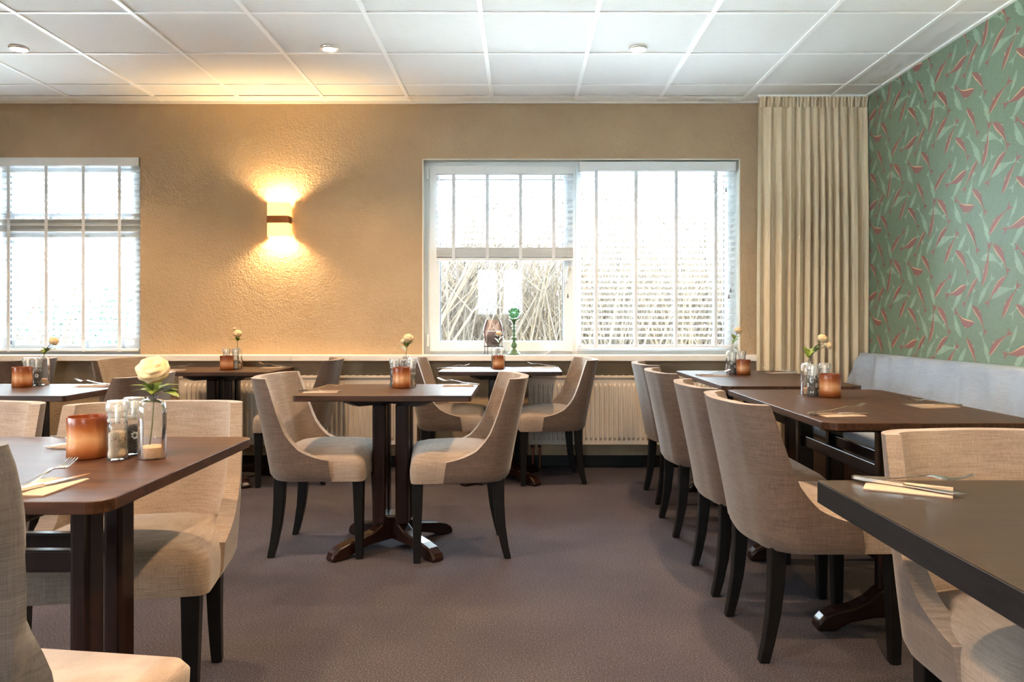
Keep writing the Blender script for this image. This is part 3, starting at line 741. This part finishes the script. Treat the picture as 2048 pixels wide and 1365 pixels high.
def pedestal_table(x0, x1, y0, y1, label, group, rot=0, bx_=None):
    cx_, cy_ = (x0+x1)/2, (y0+y1)/2; w, d = (x1-x0)/2, (y1-y0)/2
    root = empty('pedestal_table', (cx_, cy_, 0), math.radians(rot))
    build('tabletop', MB().prism(rrect(-w, w, -d, d, .012, 3), ZTAB-.026, ZTAB), 'walnut', root, bev=.002)
    ox = bx_ or 0
    for sx in (-.053, .053):
        for sy in (-.053, .053):
            build('post', bx(ox+sx-.031, ox+sx+.031, sy-.031, sy+.031, .12, ZTAB-.058), 'dark_post', root, bev=.012, seg=3)
    a = math.atan2(.235, .235)
    for k in range(4):
        build('foot', foot_mesh(FOOT, .03), 'dark_post', root, bev=.011, seg=3, rot=(0,0,a+PI/2*k), loc=(ox,0,.0))
    build('hub_plate', bx(ox-.06, ox+.06, -.06, .06, .14, .158), 'dark_post', root, bev=.006)
    for k in range(2):
        m = MB(); hw = .03; L = .255; zb, zt = ZTAB-.062, ZTAB-.0265
        vs = []
        for yy in (-hw, hw): vs += [(-L,yy,zt),(L,yy,zt),(L,yy,zt-.016),(L-.05,yy,zb),(-L+.05,yy,zb),(-L,yy,zt-.016)]
        m.add(vs, [(0,1,2,3,4,5),(11,10,9,8,7,6)]+[(i,6+i,6+(i+1)%6,(i+1)%6) for i in range(6)])
        build('top_bracket', m, 'black_plate', root, bev=.003, rot=(0,0,a+PI/2*k), loc=(ox,0,-.0005*k))
    return tag(root, label, 'table', group)
G1 = 'small walnut pedestal tables'
pedestal_table(-.985, -.215, 3.27, 3.868, 'walnut pedestal table in the middle of the room between two linen chairs', G1, 0)
pedestal_table(-2.74, -1.955, 3.27, 3.88, 'dark table at the left middle, bright with window glare, cut by the picture edge', G1, -1)
pedestal_table(-2.35, -1.58, 4.75, 5.30, 'dark table at the wall below the lamp, before the long radiator', G1)
pedestal_table(-.525, .262, 4.80, 5.38, 'small dark table under the centre window between two chairs', G1)
pedestal_table(-4.21, -3.42, 4.75, 5.30, 'dark table under the left window, only its right edge in view', G1)
def trestle_table(x0, x1, y0, y1, along, label, group, ch, edge_inset=.21):
    """along: 'x' or 'y', the long direction"""
    cx_, cy_ = (x0+x1)/2, (y0+y1)/2
    L, Wd = ((x1-x0, y1-y0) if along == 'x' else (y1-y0, x1-x0)); L /= 2; Wd /= 2
    root = empty('trestle_table', (cx_, cy_, 0), 0 if along == 'x' else PI/2)
    build('tabletop', MB().prism(rrect(-L, L, -Wd, Wd, .035, 4, ch), ZTAB-.024, ZTAB), 'walnut', root, bev=.002)
    prof = [(.0,.15),(.10,.145),(.14,.11),(.19,.085),(.25,.072),(.29,.055),(.312,.032),(.315,.012),(.31,.0),(.25,.0),(.2,.03),(.12,.045),(.0,.05)]
    full = [(s,z) for s,z in prof]+[(-s,z) for s,z in reversed(prof[1:-1])]
    for s in (-1, 1):
        tx_ = s*(L-edge_inset)
        for q in (-.0665, .0665):
            build('post', bx(tx_-.021, tx_+.021, q-.034, q+.034, .12, ZTAB-.05), 'dark_post', root, bev=.009, seg=3)
        build('foot', foot_mesh(full, .03), 'dark_post', root, bev=.011, seg=3, rot=(0,0,PI/2), loc=(tx_,0,0))
        build('top_beam', bx(tx_-.03, tx_+.03, -Wd+.07, Wd-.07, ZTAB-.056, ZTAB-.0245), 'dark_post', root, bev=.006)
    for q in (-.0665, .0665):
        build('stretcher', bx(-L+edge_inset+.0215, L-edge_inset-.0215, q-.014, q+.014, .508, .556), 'dark_post', root, bev=.004)
    return tag(root, label, 'table', group)
G2 = 'long walnut tables on double-post trestles'
trestle_table(-1.93, -.745, 1.36, 2.12, 'x', 'large walnut table in the left foreground with the big copper candle holder', G2, False)
trestle_table(.963, 1.677, 2.398, 3.57, 'y', 'walnut bench-side table nearer the camera, with cut corners', G2, True)
trestle_table(.995, 1.69, 3.74, 4.91, 'y', 'walnut bench-side table farther back, beside the curtain', G2, True)
def edge_table():
    x0, x1, y0, y1 = .60, 1.80, .72, 1.54
    root = empty('foreground_table', ((x0+x1)/2, (y0+y1)/2, 0)); w, d = (x1-x0)/2, (y1-y0)/2
    build('tabletop', bx(-w, w, -d, d, ZTAB-.0445, ZTAB-.0005), 'wenge_edge', root, bev=.0015)
    build('top_sheet', bx(-w+.001, w-.001, -d+.001, d-.001, ZTAB-.0004, ZTAB+.0006), 'wenge', root)
    for sx in (-.12, .12): build('post', bx(sx-.04, sx+.04, -.15, -.07, .1, ZTAB-.045), 'dark_post', root, bev=.01)
    build('foot', bx(-.3, .3, -.16, -.06, 0, .1), 'dark_post', root, bev=.02, seg=3)
    return tag(root, 'black-edged dark wood table in the right foreground', 'table')
edge_table()
# ------------------------------------------------------------------ table settings: napkin, fork, knife
def fork_mesh():
    m = MB(); prof = [(0,.0),(.02,.0),(.06,.001),(.10,.006),(.125,.010),(.14,.007),(.155,.004),(.172,.007),(.195,.016)]
    def zc(x): return smooth_interp(prof, x)
    def strip(xs, ys0, ys1, t=.0018):
        vs = []
        for x, a, b in zip(xs, ys0, ys1): vs += [(x,a,zc(x)),(x,b,zc(x)),(x,b,zc(x)+t),(x,a,zc(x)+t)]
        n = len(xs); fs = [(0,1,2,3), tuple(4*(n-1)+i for i in (3,2,1,0))]
        for j in range(n-1):
            for i in range(4): fs.append((j*4+i,(j+1)*4+i,(j+1)*4+(i+1)%4,j*4+(i+1)%4))
        m.add(vs, fs)
    xs = [0,.01,.03,.06,.10,.125,.135,.145,.152]; hw = [.005,.0075,.0075,.005,.003,.004,.009,.0115,.0118]
    strip(xs, [-h for h in hw], hw, .0024)
    for k in range(4):
        c = -.0118+.0236*(k+.5)/4; strip([.151,.165,.18,.196], [c-.0020,c-.0019,c-.0018,c-.0008], [c+.0020,c+.0019,c+.0018,c+.0008], .0016)
    return m.mesh('fork', 'steel', True, 40)
def knife_meshes():
    m = MB(); o = [(0,-.006),(.005,-.008),(.05,-.0075),(.095,-.0055),(.10,-.0055),(.10,.0055),(.095,.0055),(.05,.0075),(.005,.008),(0,.006)]
    m.prism(o, 0, .006); h = m.mesh('handle', 'steel')
    b = MB().prism([(.10,-.005),(.115,-.0085),(.17,-.0095),(.20,-.006),(.212,.004),(.19,.006),(.10,.005)], .002, .0035).mesh('blade', 'steel')
    return h, b
fork_me = fork_mesh(); kh, kb = knife_meshes()
nm_ = MB().prism([(-.075,-.05),(.075,-.05),(.075,.05),(-.075,.05)], 0, .0012)
nap_me = nm_.add([(-.0749,-.0499,.0013),(.0745,-.0495,.0013),(.0745,.03,.0035),(-.0745,.0485,.0030),(-.0749,-.0499,.0020),(.0745,-.0495,.0020),(.0745,.03,.0045),(-.0745,.0485,.0038)], [(0,3,2,1),(4,5,6,7),(0,1,5,4),(1,2,6,5),(2,3,7,6),(3,0,4,7)]).mesh('napkin', 'napkin_paper')
def setting(x, y, a, where, dz=0, flip=1, na=0, raise_=.0):
    z = ZTAB+dz+.0003; r = math.radians(a); R_ = lambda u, v: (x+u*math.cos(r)-v*math.sin(r), y+u*math.sin(r)+v*math.cos(r))
    o = link('napkin', nap_me, None, (x, y, z), (0,0,r+math.radians(na))); tag(o, 'beige paper napkin '+where, 'napkin', 'napkins laid on the tables')
    p = R_(-.105, .006*flip); k = empty('table_knife', (p[0], p[1], z+.0048), r+math.radians(-7*flip)); link('handle', kh, k); link('blade', kb, k)
    tag(k, 'steel knife '+where, 'knife', 'knives laid on the tables')
    p = R_(-.085, -.012*flip); f = link('fork', fork_me, None, (p[0], p[1], z+.0115), (0, -.05-raise_, r+math.radians(11*flip))); tag(f, 'steel fork '+where, 'fork', 'forks laid on the tables')
S = [(-.93, 1.475, 78, 'in the left foreground near the covered chair', 0, 1, 12), (-1.14, 1.99, -112, 'behind the big foreground copper holder', 0, 1, 10),
     (.745, 1.462, -42, 'on the black-edged foreground table', .0006, 1, 12),
     (-.905, 3.44, 3, 'at the left end of the middle table', 0, 1, 6), (-.31, 3.76, 178, 'at the right end of the middle table', 0, -1, 5),
     (-.445, 5.0, 2, 'at the left end of the table under the centre window', 0, 1, 5), (.15, 5.2, 178, 'at the right end of the table under the centre window', 0, -1, 5),
     (-1.69, 5.17, 176, 'at the right end of the table under the lamp', 0, -1, 4), (-2.26, 4.93, 3, 'at the left end of the table under the lamp', 0, 1, 4),
     (-2.10, 3.73, 178, 'on the glaring left middle table', 0, -1, 5),
     (1.085, 2.60, 4, 'on the chair side of the nearer bench table', 0, 1, 8), (1.55, 2.86, 176, 'on the bench side of the nearer bench table', 0, 1, 8),
     (1.12, 4.42, 3, 'on the chair side of the farther bench table', 0, 1, 6), (1.59, 4.66, 177, 'on the bench side of the farther bench table', 0, -1, 6)]
for s in S: setting(*s)
# ------------------------------------------------------------------ centrepieces
def make_votive():
    root = empty('candle_holder'); R_ = .044; Hh = .098
    prof = [(.0,0),(R_-.003,0),(R_,.003),(R_-.0005,.03),(R_-.0015,.05),(R_-.0005,.075),(R_,Hh-.002),(R_-.001,Hh),(R_-.003,Hh-.001),(R_-.004,.08),(R_-.005,.012),(.0,.012)]
    build('copper_glass', MB().lathe(prof, 36, cap=False), 'votive_copper', root, smooth=True, angle=50)
    c = build('tealight', MB().lathe([(.0,.0125),(.019,.0125),(.019,.030),(.016,.029),(.0,.028)], 20, cap=False), 'candle_wax', root, smooth=True, angle=50)
    build('flame', MB().lathe([(.0006,.030),(.004,.036),(.0035,.043),(.0004,.054)], 10), 'flame_glow', c, smooth=True)
    return root
def make_grinder(fill, printed):
    root = empty(fill+'_grinder')
    k = 0.96
    body = [(.0,0),(.0205,0),(.0225,.003),(.0225,.016),(.0205,.024),(.0212,.032),(.0212,.078),(.0200,.083),(.0185,.086),(.0185,.090)]
    build('glass_body', MB().lathe(body, 28, cap=False), 'clear_glass', root, smooth=True, angle=50)
    cap_ = [(.0188,.088),(.0222,.089),(.0222,.094),(.0205,.096),(.0205,.101),(.0215,.103),(.0215,.110),(.0245,.114),(.0248,.131),(.0225,.137),(.0,.137)]
    vs = MB().lathe(cap_, 32, cap=False)
    v2 = []
    for i, (x,y,z) in enumerate(vs.v):                # fluted grip
        q = 1+(.035 if (i % 32) % 2 else -.02)*(1 if .112 < z < .136 else 0); v2.append((x*q, y*q, z))
    vs.v = v2; build('grinder_cap', vs, 'cap_glass', root, smooth=True, angle=30)
    build('grinding_core', MB().lathe([(.005,.084),(.006,.092),(.006,.126),(.003,.129)], 12), 'lamp_steel', root, smooth=True, angle=50)
    top = .066 if fill == 'salt' else .072
    build('filling', MB().lathe([(.0,.004),(.0185,.004),(.0205,.008),(.0205,.016),(.0188,.024),(.0194,.032),(.0194,top-.004),(.012,top),(.0,top-.002)], 24, cap=False), 'salt' if fill == 'salt' else 'peppercorn', root, smooth=True, angle=60)
    # printed emblem on the glass: a ring of small leaves
    m = MB(); rnd = random.Random(2)
    r0 = .0214
    def patch(a, z, wa, hz_):
        pts = []
        for q in range(6): t = 2*PI*q/6; aa = a+wa*math.cos(t); pts.append((r0*math.cos(aa), r0*math.sin(aa), z+hz_*math.sin(t)))
        m.add(pts, [tuple(range(6))])
    if fill == 'salt' and printed == 'brown':
        for q in range(26): patch(-PI/2-1.2+rnd.uniform(0, 2.4), .049+rnd.uniform(-.0055,.0055), rnd.uniform(.03,.055), rnd.uniform(.0008,.0018))
    else:
        for k_ in range(3):
            a0 = -PI/2+.25+k_*2*PI/3
            for q in range(7): patch(a0+.28*math.cos(q*2*PI/7), .048+.0068*math.sin(q*2*PI/7), .13, .0026)
    o = build('printed_emblem', m, 'print_brown' if (fill == 'salt' and printed == 'brown') else ('print_teal' if fill == 'salt' else 'tape_white'), root); o['kind'] = 'stuff'
    return root
def make_vase():
    root = empty('bottle_vase')
    build('glass_bottle', MB().lathe([(.0,0),(.029,0),(.0315,.003),(.0315,.118),(.029,.130),(.021,.137),(.013,.139),(.012,.143),(.0135,.146)], 32, cap=False), 'clear_glass', root, smooth=True, angle=50)
    build('sand_filling', MB().lathe([(.0,.003),(.0285,.003),(.0295,.006),(.0295,.027),(.02,.030),(.0,.032)], 28, cap=False), 'sand', root, smooth=True, angle=60)
    return root
def bloom_mesh(R_, seed):
    rnd = random.Random(seed); m = MB(); NA, NB = 40, 22; vs = []
    for j in range(NB+1):
        th = PI*j/NB
        for i in range(NA):
            a = 2*PI*i/NA
            r = R_*(1+.045*math.sin(5*a+th*7)+.03*math.sin(3*a-th*9+1))
            ring = .11*R_*max(0, math.sin(th*15+a*1.0))*(1 if th < 1.7 else .3)
            r += ring
            if th < .3: r *= .90+.33*th
            vs.append((r*math.sin(th)*math.cos(a)*1.05, r*math.sin(th)*math.sin(a)*1.05, r*math.cos(th)*.84))
    fs = [(j*NA+i, j*NA+(i+1)%NA, (j+1)*NA+(i+1)%NA, (j+1)*NA+i) for j in range(NB) for i in range(NA)]
    return m.add(vs, fs).mesh('bloom', 'petal', True, 180)
def leaf_mesh(L, wd_, teeth=3):
    m = MB(); n = 8; vs = []; 
    for i in range(n+1):
        t = i/n; w = wd_*math.sin(PI*min(1, t**.8))*(1+.35*((i % 2)-.5)) if 0 < i < n else .0008
        z = .30*L*t*(1-t)-.22*L*t*t
        for s in (-1, 0, 1): vs.append((t*L, s*w, z+(.18*w if s else 0)))
    fs = [(i*3+k, i*3+k+1, (i+1)*3+k+1, (i+1)*3+k) for i in range(n) for k in range(2)]
    return m.add(vs, fs).mesh('leaf', 'leaf_green', True, 180)
LEAF = leaf_mesh(.056, .021); LEAF2 = leaf_mesh(.034, .008)
def flower(base, stem, blooms, leaves, label):
    """stem: list of offsets from base; blooms: (offset, radius, tilt x, tilt y); leaves: (offset, heading, pitch, scale)"""
    root = empty('flower', base)
    build('stem', MB().tube(stem, [.0016]*len(stem), 6), 'stem_green', root, smooth=True)
    for k, (p, r, ax, ay) in enumerate(blooms):
        link('bloom', bloom_mesh(r, k), root, p, (ax, ay, 0))
        if k: build('bloom_stalk', MB().tube([stem[-2], ((stem[-2][0]+p[0])/2, (stem[-2][1]+p[1])/2, (stem[-2][2]+p[2])/2-.004), p], .001, 5), 'stem_green', root)
    for (p, hd_, pitch, s) in leaves:
        o = link('leaf', LEAF, root, p, (0, -pitch, hd_)); o.scale = (s, s, s)
    return tag(root, label, 'flower', 'cream flowers in the bottle vases')
votive0 = make_votive(); salt0 = make_grinder('salt', 'teal'); saltb = make_grinder('salt', 'brown'); pep0 = make_grinder('pepper', ''); vase0 = make_vase()
used = set()
def inst(proto_, x, y, label, cat, group, rz=0, s=1):
    c = proto_ if proto_.name not in used else copy_tree(proto_)
    used.add(proto_.name); c.location = (x, y, ZTAB+.0004); c.rotation_euler = (0,0,rz); c.scale = (s,s,s); return tag(c, label, cat, group)
def centre(where, v, sa, pe, va, salt=salt0, vs_=1.0):
    inst(votive0, *v, 'copper-coloured glass candle holder '+where, 'candle holder', 'copper candle holders', random.uniform(0,6), vs_)
    inst(salt, *sa, 'clear glass salt grinder '+where, 'salt grinder', 'glass salt grinders', .3)
    inst(pep0, *pe, 'clear glass grinder of dark peppercorns '+where, 'pepper grinder', 'glass pepper grinders', .3)
    inst(vase0, *va, 'clear glass bottle vase with a layer of sand '+where, 'vase', 'bottle vases')
def P_(x, d): return ((x-CX)*d/F, d)
Z0 = ZTAB+.03
W = 'on the foreground left table'
centre(W, P_(175,1.80), P_(235.5,1.775), P_(268,1.845), P_(304.5,1.79), saltb)
vx, vy = P_(304.5,1.79)
flower((vx, vy, Z0), [(-.006,0,0),(.0,0,.05),(.003,0,.10),(.001,0,.135),(.004,-.002,.172)], [((.006,-.008,.178), .033, .55, .1)],
       [((.002,0,.122),.1,.35,1.0),((.002,0,.122),PI-.2,.3,.95),((.002,0,.122),.55,.5,1.1),((.002,0,.124),PI+.5,.6,.9),((.002,0,.126),-1.2,.2,.8),((.002,0,.128),2.2,.9,.9),((.002,0,.120),-.25,.15,1.25),((0,0,.19),2.4,1.1,.45)], 'big open cream ranunculus in the vase on the foreground left table')
W = 'on the left middle table'
centre(W, P_(44.5,3.70), P_(56,3.86-.06), P_(73.5,3.80), P_(85,3.835))
vx, vy = P_(85,3.835)
flower((vx, vy, Z0), [(-.006,0,0),(0,0,.06),(.004,0,.11),(.022,0,.155),(.05,0,.185)], [((.058,0,.19), .021, .2, .9)],
       [((.008,0,.125),.2,.6,1.0),((.008,0,.125),.9,.8,.9),((.008,0,.125),2.6,.9,.6),((.015,0,.14),-.2,.35,1.1),((.015,0,.14),PI,1.0,.5)], 'drooping closed white bud before the left window')
W = 'on the middle pedestal table'
centre(W, P_(803.5,3.66), P_(823,3.72), P_(789,3.735), P_(812,3.79))
vx, vy = P_(812,3.79)
flower((vx, vy, Z0), [(.004,0,0),(0,0,.06),(0,0,.12),(.004,0,.16),(.010,0,.20)], [((.012,0,.205), .024, .2, .1), ((-.014,.004,.19), .014, .1, -.3)],
       [((.0,0,.14),PI-.1,.7,1.0),((.004,0,.16),.1,.8,.9),((.004,0,.16),2,.9,.7),((.006,0,.17),-.6,.6,.6)], 'greenish cream flower on the middle table, at the window corner')
W = 'on the table under the centre window'
centre(W, P_(997,5.08), P_(1004,5.14), P_(989,5.14), P_(997,5.20), vs_=.9)
vx, vy = P_(997,5.20)
flower((vx, vy, Z0), [(.0,0,0),(0,0,.06),(0,0,.12),(.004,0,.16),(.002,0,.20)], [((.002,0,.205), .018, .2, .1)],
       [((.0,0,.14),PI-.5,1.0,.8),((.004,0,.15),.3,1.1,.8),((.0,0,.18),PI,.5,.7),((.006,0,.17),-.2,.6,.6)], 'small green flower before the pink glass lantern')
W = 'on the table under the wall lamp'
centre(W, P_(453.5,4.96), P_(471,5.03), P_(453,5.05), P_(475,5.09), vs_=.96)
vx, vy = P_(475,5.09)
flower((vx, vy, Z0), [(.0,0,0),(0,0,.06),(0,0,.12),(.0,0,.16),(.0,0,.20)], [((.0,0,.205), .026, .4, .1), ((-.022,0,.238), .011, .1, -.3)],
       [((.0,0,.155),PI,.35,1.1),((.0,0,.155),0,.35,1.1),((.0,0,.16),2,.9,.7),((.0,0,.165),-.6,.6,.6)], 'cream flower glowing below the wall lamp')
W = 'on the nearer bench table'
centre(W, P_(1660,3.22), P_(1650,3.33), P_(1625.5,3.25), P_(1617,3.33))
vx, vy = P_(1617,3.33)
flower((vx, vy, Z0), [(-.014,0,0),(-.006,0,.06),(0,0,.12),(.02,0,.165),(.055,0,.205)], [((.062,0,.215), .020, .2, .5), ((.088,0,.185), .016, .1, .8)],
       [((.0,0,.135),.2,.9,1.1),((.006,0,.14),.5,.7,1.2),((.015,0,.16),.1,.5,1.1),((.0,0,.13),2.0,1.25,1.0),((.02,0,.17),-.4,.6,.9)], 'two cream blooms leaning right on the nearer bench table')
W = 'on the farther bench table'
centre(W, P_(1487,4.53), P_(1484,4.63), P_(1465,4.56), P_(1462,4.64), vs_=.92)
vx, vy = P_(1462,4.64)
flower((vx, vy, Z0), [(.0,0,0),(0,0,.06),(.004,0,.12),(.02,0,.18),(.04,0,.22)], [((.046,0,.232), .022, .2, .5)],
       [((.012,0,.15),.3,.9,1.0),((.02,0,.17),.2,.8,1.0),((.02,0,.18),2.0,1.1,.7),((.01,0,.13),-.2,-.4,.9)], 'yellowish cream bloom on the farther bench table, before the window edge')
# ------------------------------------------------------------------ things on the sill
def candlestick():
    x, y = tx(1028, 5.45), 5.45; root = empty('candlestick', (x, y, SILL+.0004))
    prof = [(0,0),(.048,0),(.050,.006),(.045,.014),(.033,.021),(.031,.025),(.026,.034),(.014,.042),(.012,.047),(.018,.056),(.022,.068),(.020,.08),(.012,.092),(.010,.104),(.013,.114),(.021,.120),(.021,.126),(.012,.131),(.010,.15),(.0075,.172),(.0085,.178),(.016,.182),(.016,.186),(.007,.190),(.007,.198),(.020,.203),(.020,.209),(.009,.214),(.010,.228),(.016,.238),(.034,.247),(.040,.252),(.040,.257),(0,.257)]
    build('turned_stem', MB().lathe(prof, 32, cap=False), 'green_wood', root, smooth=True, angle=45)
    m = MB(); R_ = .044; vs = []; NA, NB = 10, 7
    for j in range(NB+1):
        th = .12+(PI-.5)*j/NB
        for i in range(NA): a = 2*PI*(i+.5*(j%2))/NA; r = R_; vs.append((r*math.sin(th)*math.cos(a), r*math.sin(th)*math.sin(a), .300+r*math.cos(th)))
    fs = [(j*NA+i, j*NA+(i+1)%NA, (j+1)*NA+(i+1)%NA, (j+1)*NA+i) for j in range(NB) for i in range(NA)]
    build('faceted_glass_globe', m.add(vs, fs), 'green_glass', root)
    return tag(root, 'turned dark green candlestick with green faceted glass globe on the sill', 'candlestick')
candlestick()
def lantern():
    x, y = tx(986.5, 5.45), 5.45; root = empty('glass_lantern', (x, y, SILL+.0004))
    build('pink_glass', MB().lathe([(0,.062),(.038,.064),(.062,.10),(.075,.15),(.076,.17),(.068,.21),(.056,.245),(.052,.252)], 36, cap=False), 'pink_glass', root, smooth=True)
    build('grey_candle', MB().lathe([(0,.066),(.046,.066),(.046,.168),(.040,.171),(0,.168)], 28, cap=False), 'grey_wax', root, smooth=True, angle=40)
    build('wick', MB().tube([(0,0,.168),(.001,0,.182)], .001, 5), 'gasket', root)
    st = build('metal_stand', MB().lathe([(.068,.058),(.0705,.058),(.0705,.062),(.068,.062),(.068,.058)], 32, cap=False), 'black_plate', root)
    for k in range(4):
        a = PI/4+PI/2*k+.25; p = (.0735*math.cos(a), .0735*math.sin(a))
        build('stand_leg', MB().tube([(p[0],p[1],0),(p[0],p[1],.145)], .0024, 6), 'black_plate', root)
    return tag(root, 'pink glass lantern with a grey candle in a thin black stand on the sill', 'lantern')
lantern()
pts = [(tx(1121,5.50),5.50,1.28),(tx(1119,5.50),5.50,1.0),(tx(1114,5.48),5.48,.93),(tx(1104,5.46),5.46,.85),(tx(1090,5.45),5.45,.8155),(tx(1068,5.44),5.44,.8145)]
tag(build('blind_cord', MB().tube(pts, .0022, 6), 'slat_white', smooth=True), 'thin white cord trailing onto the sill right of the candlestick', 'cord')
# ------------------------------------------------------------------ outdoors
struct('ground', bx(-40, 40, YB+.3, 90, -.35, -.25), 'pale_paving')
struct('ground_left', bx(-40, XL-.3, YF-.3, YB+.3, -.35, -.25), 'pale_paving')
struct('ground_rear', bx(-40, 40, -40, YF-.3, -.35, -.25), 'pale_paving')
def shrub(x, y, h, n, spread, lean, seed, mat, label, thick=.010):
    rnd = random.Random(seed); root = empty('bare_shrub', (x, y, -.25)); stems = MB(); twigs = MB()
    for k in range(n):
        a = rnd.uniform(0, 2*PI); r = rnd.uniform(0, spread*.5); b = Vector((r*math.cos(a), r*math.sin(a)*.5, 0)); hh = h*rnd.uniform(.45, 1.05)
        ln = rnd.gauss(lean, .28); lny = rnd.gauss(0, .2); rad = thick*rnd.uniform(.5, 1.4)
        pts = []; cur = rnd.uniform(-.25, .25)
        for i in range(6):
            t = i/5; pts.append(b+Vector((ln*hh*t+cur*hh*t*t*.4, lny*hh*t, hh*t)))
        stems.tube(pts, [rad*(1-.75*i/5) for i in range(6)], 4)
        for q in range(rnd.randint(3, 6)):
            i = rnd.randint(1, 4); p = pts[i]; s = rnd.choice((-1, 1)); l = hh*rnd.uniform(.15, .4)
            v = Vector((s*rnd.uniform(.3, .9), rnd.uniform(-.4,.4), rnd.uniform(.5, 1.1))).normalized()
            twigs.tube([p, p+v*l*.5+Vector((0,0,.02)), p+v*l+Vector((0,0,.10*l))], [rad*.45, rad*.33, rad*.12], 3)
    build('stems', stems, mat, root)['kind'] = 'stuff'; build('twigs', twigs, mat, root)['kind'] = 'stuff'
    return tag(root, label, 'shrub', 'leafless shrubs outside the windows')
POS = ['far left', 'left', 'left centre', 'centre', 'right centre', 'right', 'far right']
for k in range(7):
    shrub(-2.2+1.12*k, 10.9+.35*(k % 3), [4.1,4.5,4.2,4.1,4.0,4.2,4.1][k], 50, 1.3, [.35,.25,.15,.05,-.05,.1,-.1][k], 20+k, 'bark' if k % 2 else 'reed', 'leafless tan thicket outside the centre window, %s of the near row' % POS[k], .018)
for k in range(6):
    shrub(-3.2+1.6*k, 13.6+.3*(k % 2), 2.6, 70, 2.0, .05, 40+k, 'reed', 'dry reed-like thicket behind the near shrubs outside, %s' % ['leftmost', 'second from left', 'third from left', 'third from right', 'second from right', 'rightmost'][k], .011)
shrub(-6.6, 10.2, 3.6, 14, .7, .0, 71, 'bark', 'thin bare tree outside the left window, nearest the picture edge', .022)
shrub(-6.3, 12, 3.6, 12, .7, .1, 72, 'bark', 'thin bare tree outside the middle of the left window', .016)
def reed_bed(y0, y1, x0, x1, n, hmin, hmax, seed, label):
    rnd = random.Random(seed); m = MB()
    for k in range(n):
        x, y = rnd.uniform(x0, x1), rnd.uniform(y0, y1); h = rnd.uniform(hmin, hmax); l = rnd.gauss(.0, .22); c = rnd.gauss(0, .15); r = rnd.uniform(.007, .017)
        m.tube([(x, y, -.25), (x+l*h*.5+c*.05, y, -.25+h*.5), (x+l*h+c*h*.5, y+rnd.uniform(-.2,.2), -.25+h)], [r, r*.8, r*.3], 3)
    o = build('reed_bed', m, 'reed'); o['kind'] = 'stuff'; return tag(o, label, 'reeds')
reed_bed(12.0, 13.0, -4.2, 6.0, 1700, 1.4, 2.6, 91, 'dense dry reeds filling the lower half of the centre window')
reed_bed(14.5, 17.0, -6.0, 8.0, 2600, 1.9, 3.6, 92, 'taller dry reeds farther behind, outside the centre window')
def bush(x, y, r, h, seed, label):
    rnd = random.Random(seed); root = empty('evergreen_bush', (x, y, -.25)); m = MB()
    for k in range(1500):
        th, ph = rnd.uniform(0, 2*PI), math.acos(rnd.uniform(-.3, 1)); q = rnd.uniform(.75, 1.03)
        c = Vector((r*q*math.sin(ph)*math.cos(th), r*q*math.sin(ph)*math.sin(th), h*.5+h*.5*q*math.cos(ph)))
        u = Vector((rnd.gauss(0,1), rnd.gauss(0,1), rnd.gauss(0,1))).normalized(); v = u.orthogonal().normalized(); s = rnd.uniform(.05, .11)
        m.add([c-u*s, c+v*s*.45, c+u*s, c-v*s*.45], [(0,1,2,3)])
    build('foliage', m, 'evergreen', root)['kind'] = 'stuff'
    build('trunk', MB().tube([(0,0,0),(0,0,h*.6)], [.06,.03], 7), 'bark', root)
    return tag(root, label, 'bush', 'evergreen bushes outside the left window')
bush(-9.0, 18, 1.3, 2.2, 1, 'green bush outside the right end of the left window')
bush(-11.2, 19, 1.2, 1.9, 2, 'green bush outside the middle of the left window')
bush(-13.4, 18.5, 1.0, 1.7, 3, 'lower green bush outside toward the left picture edge')
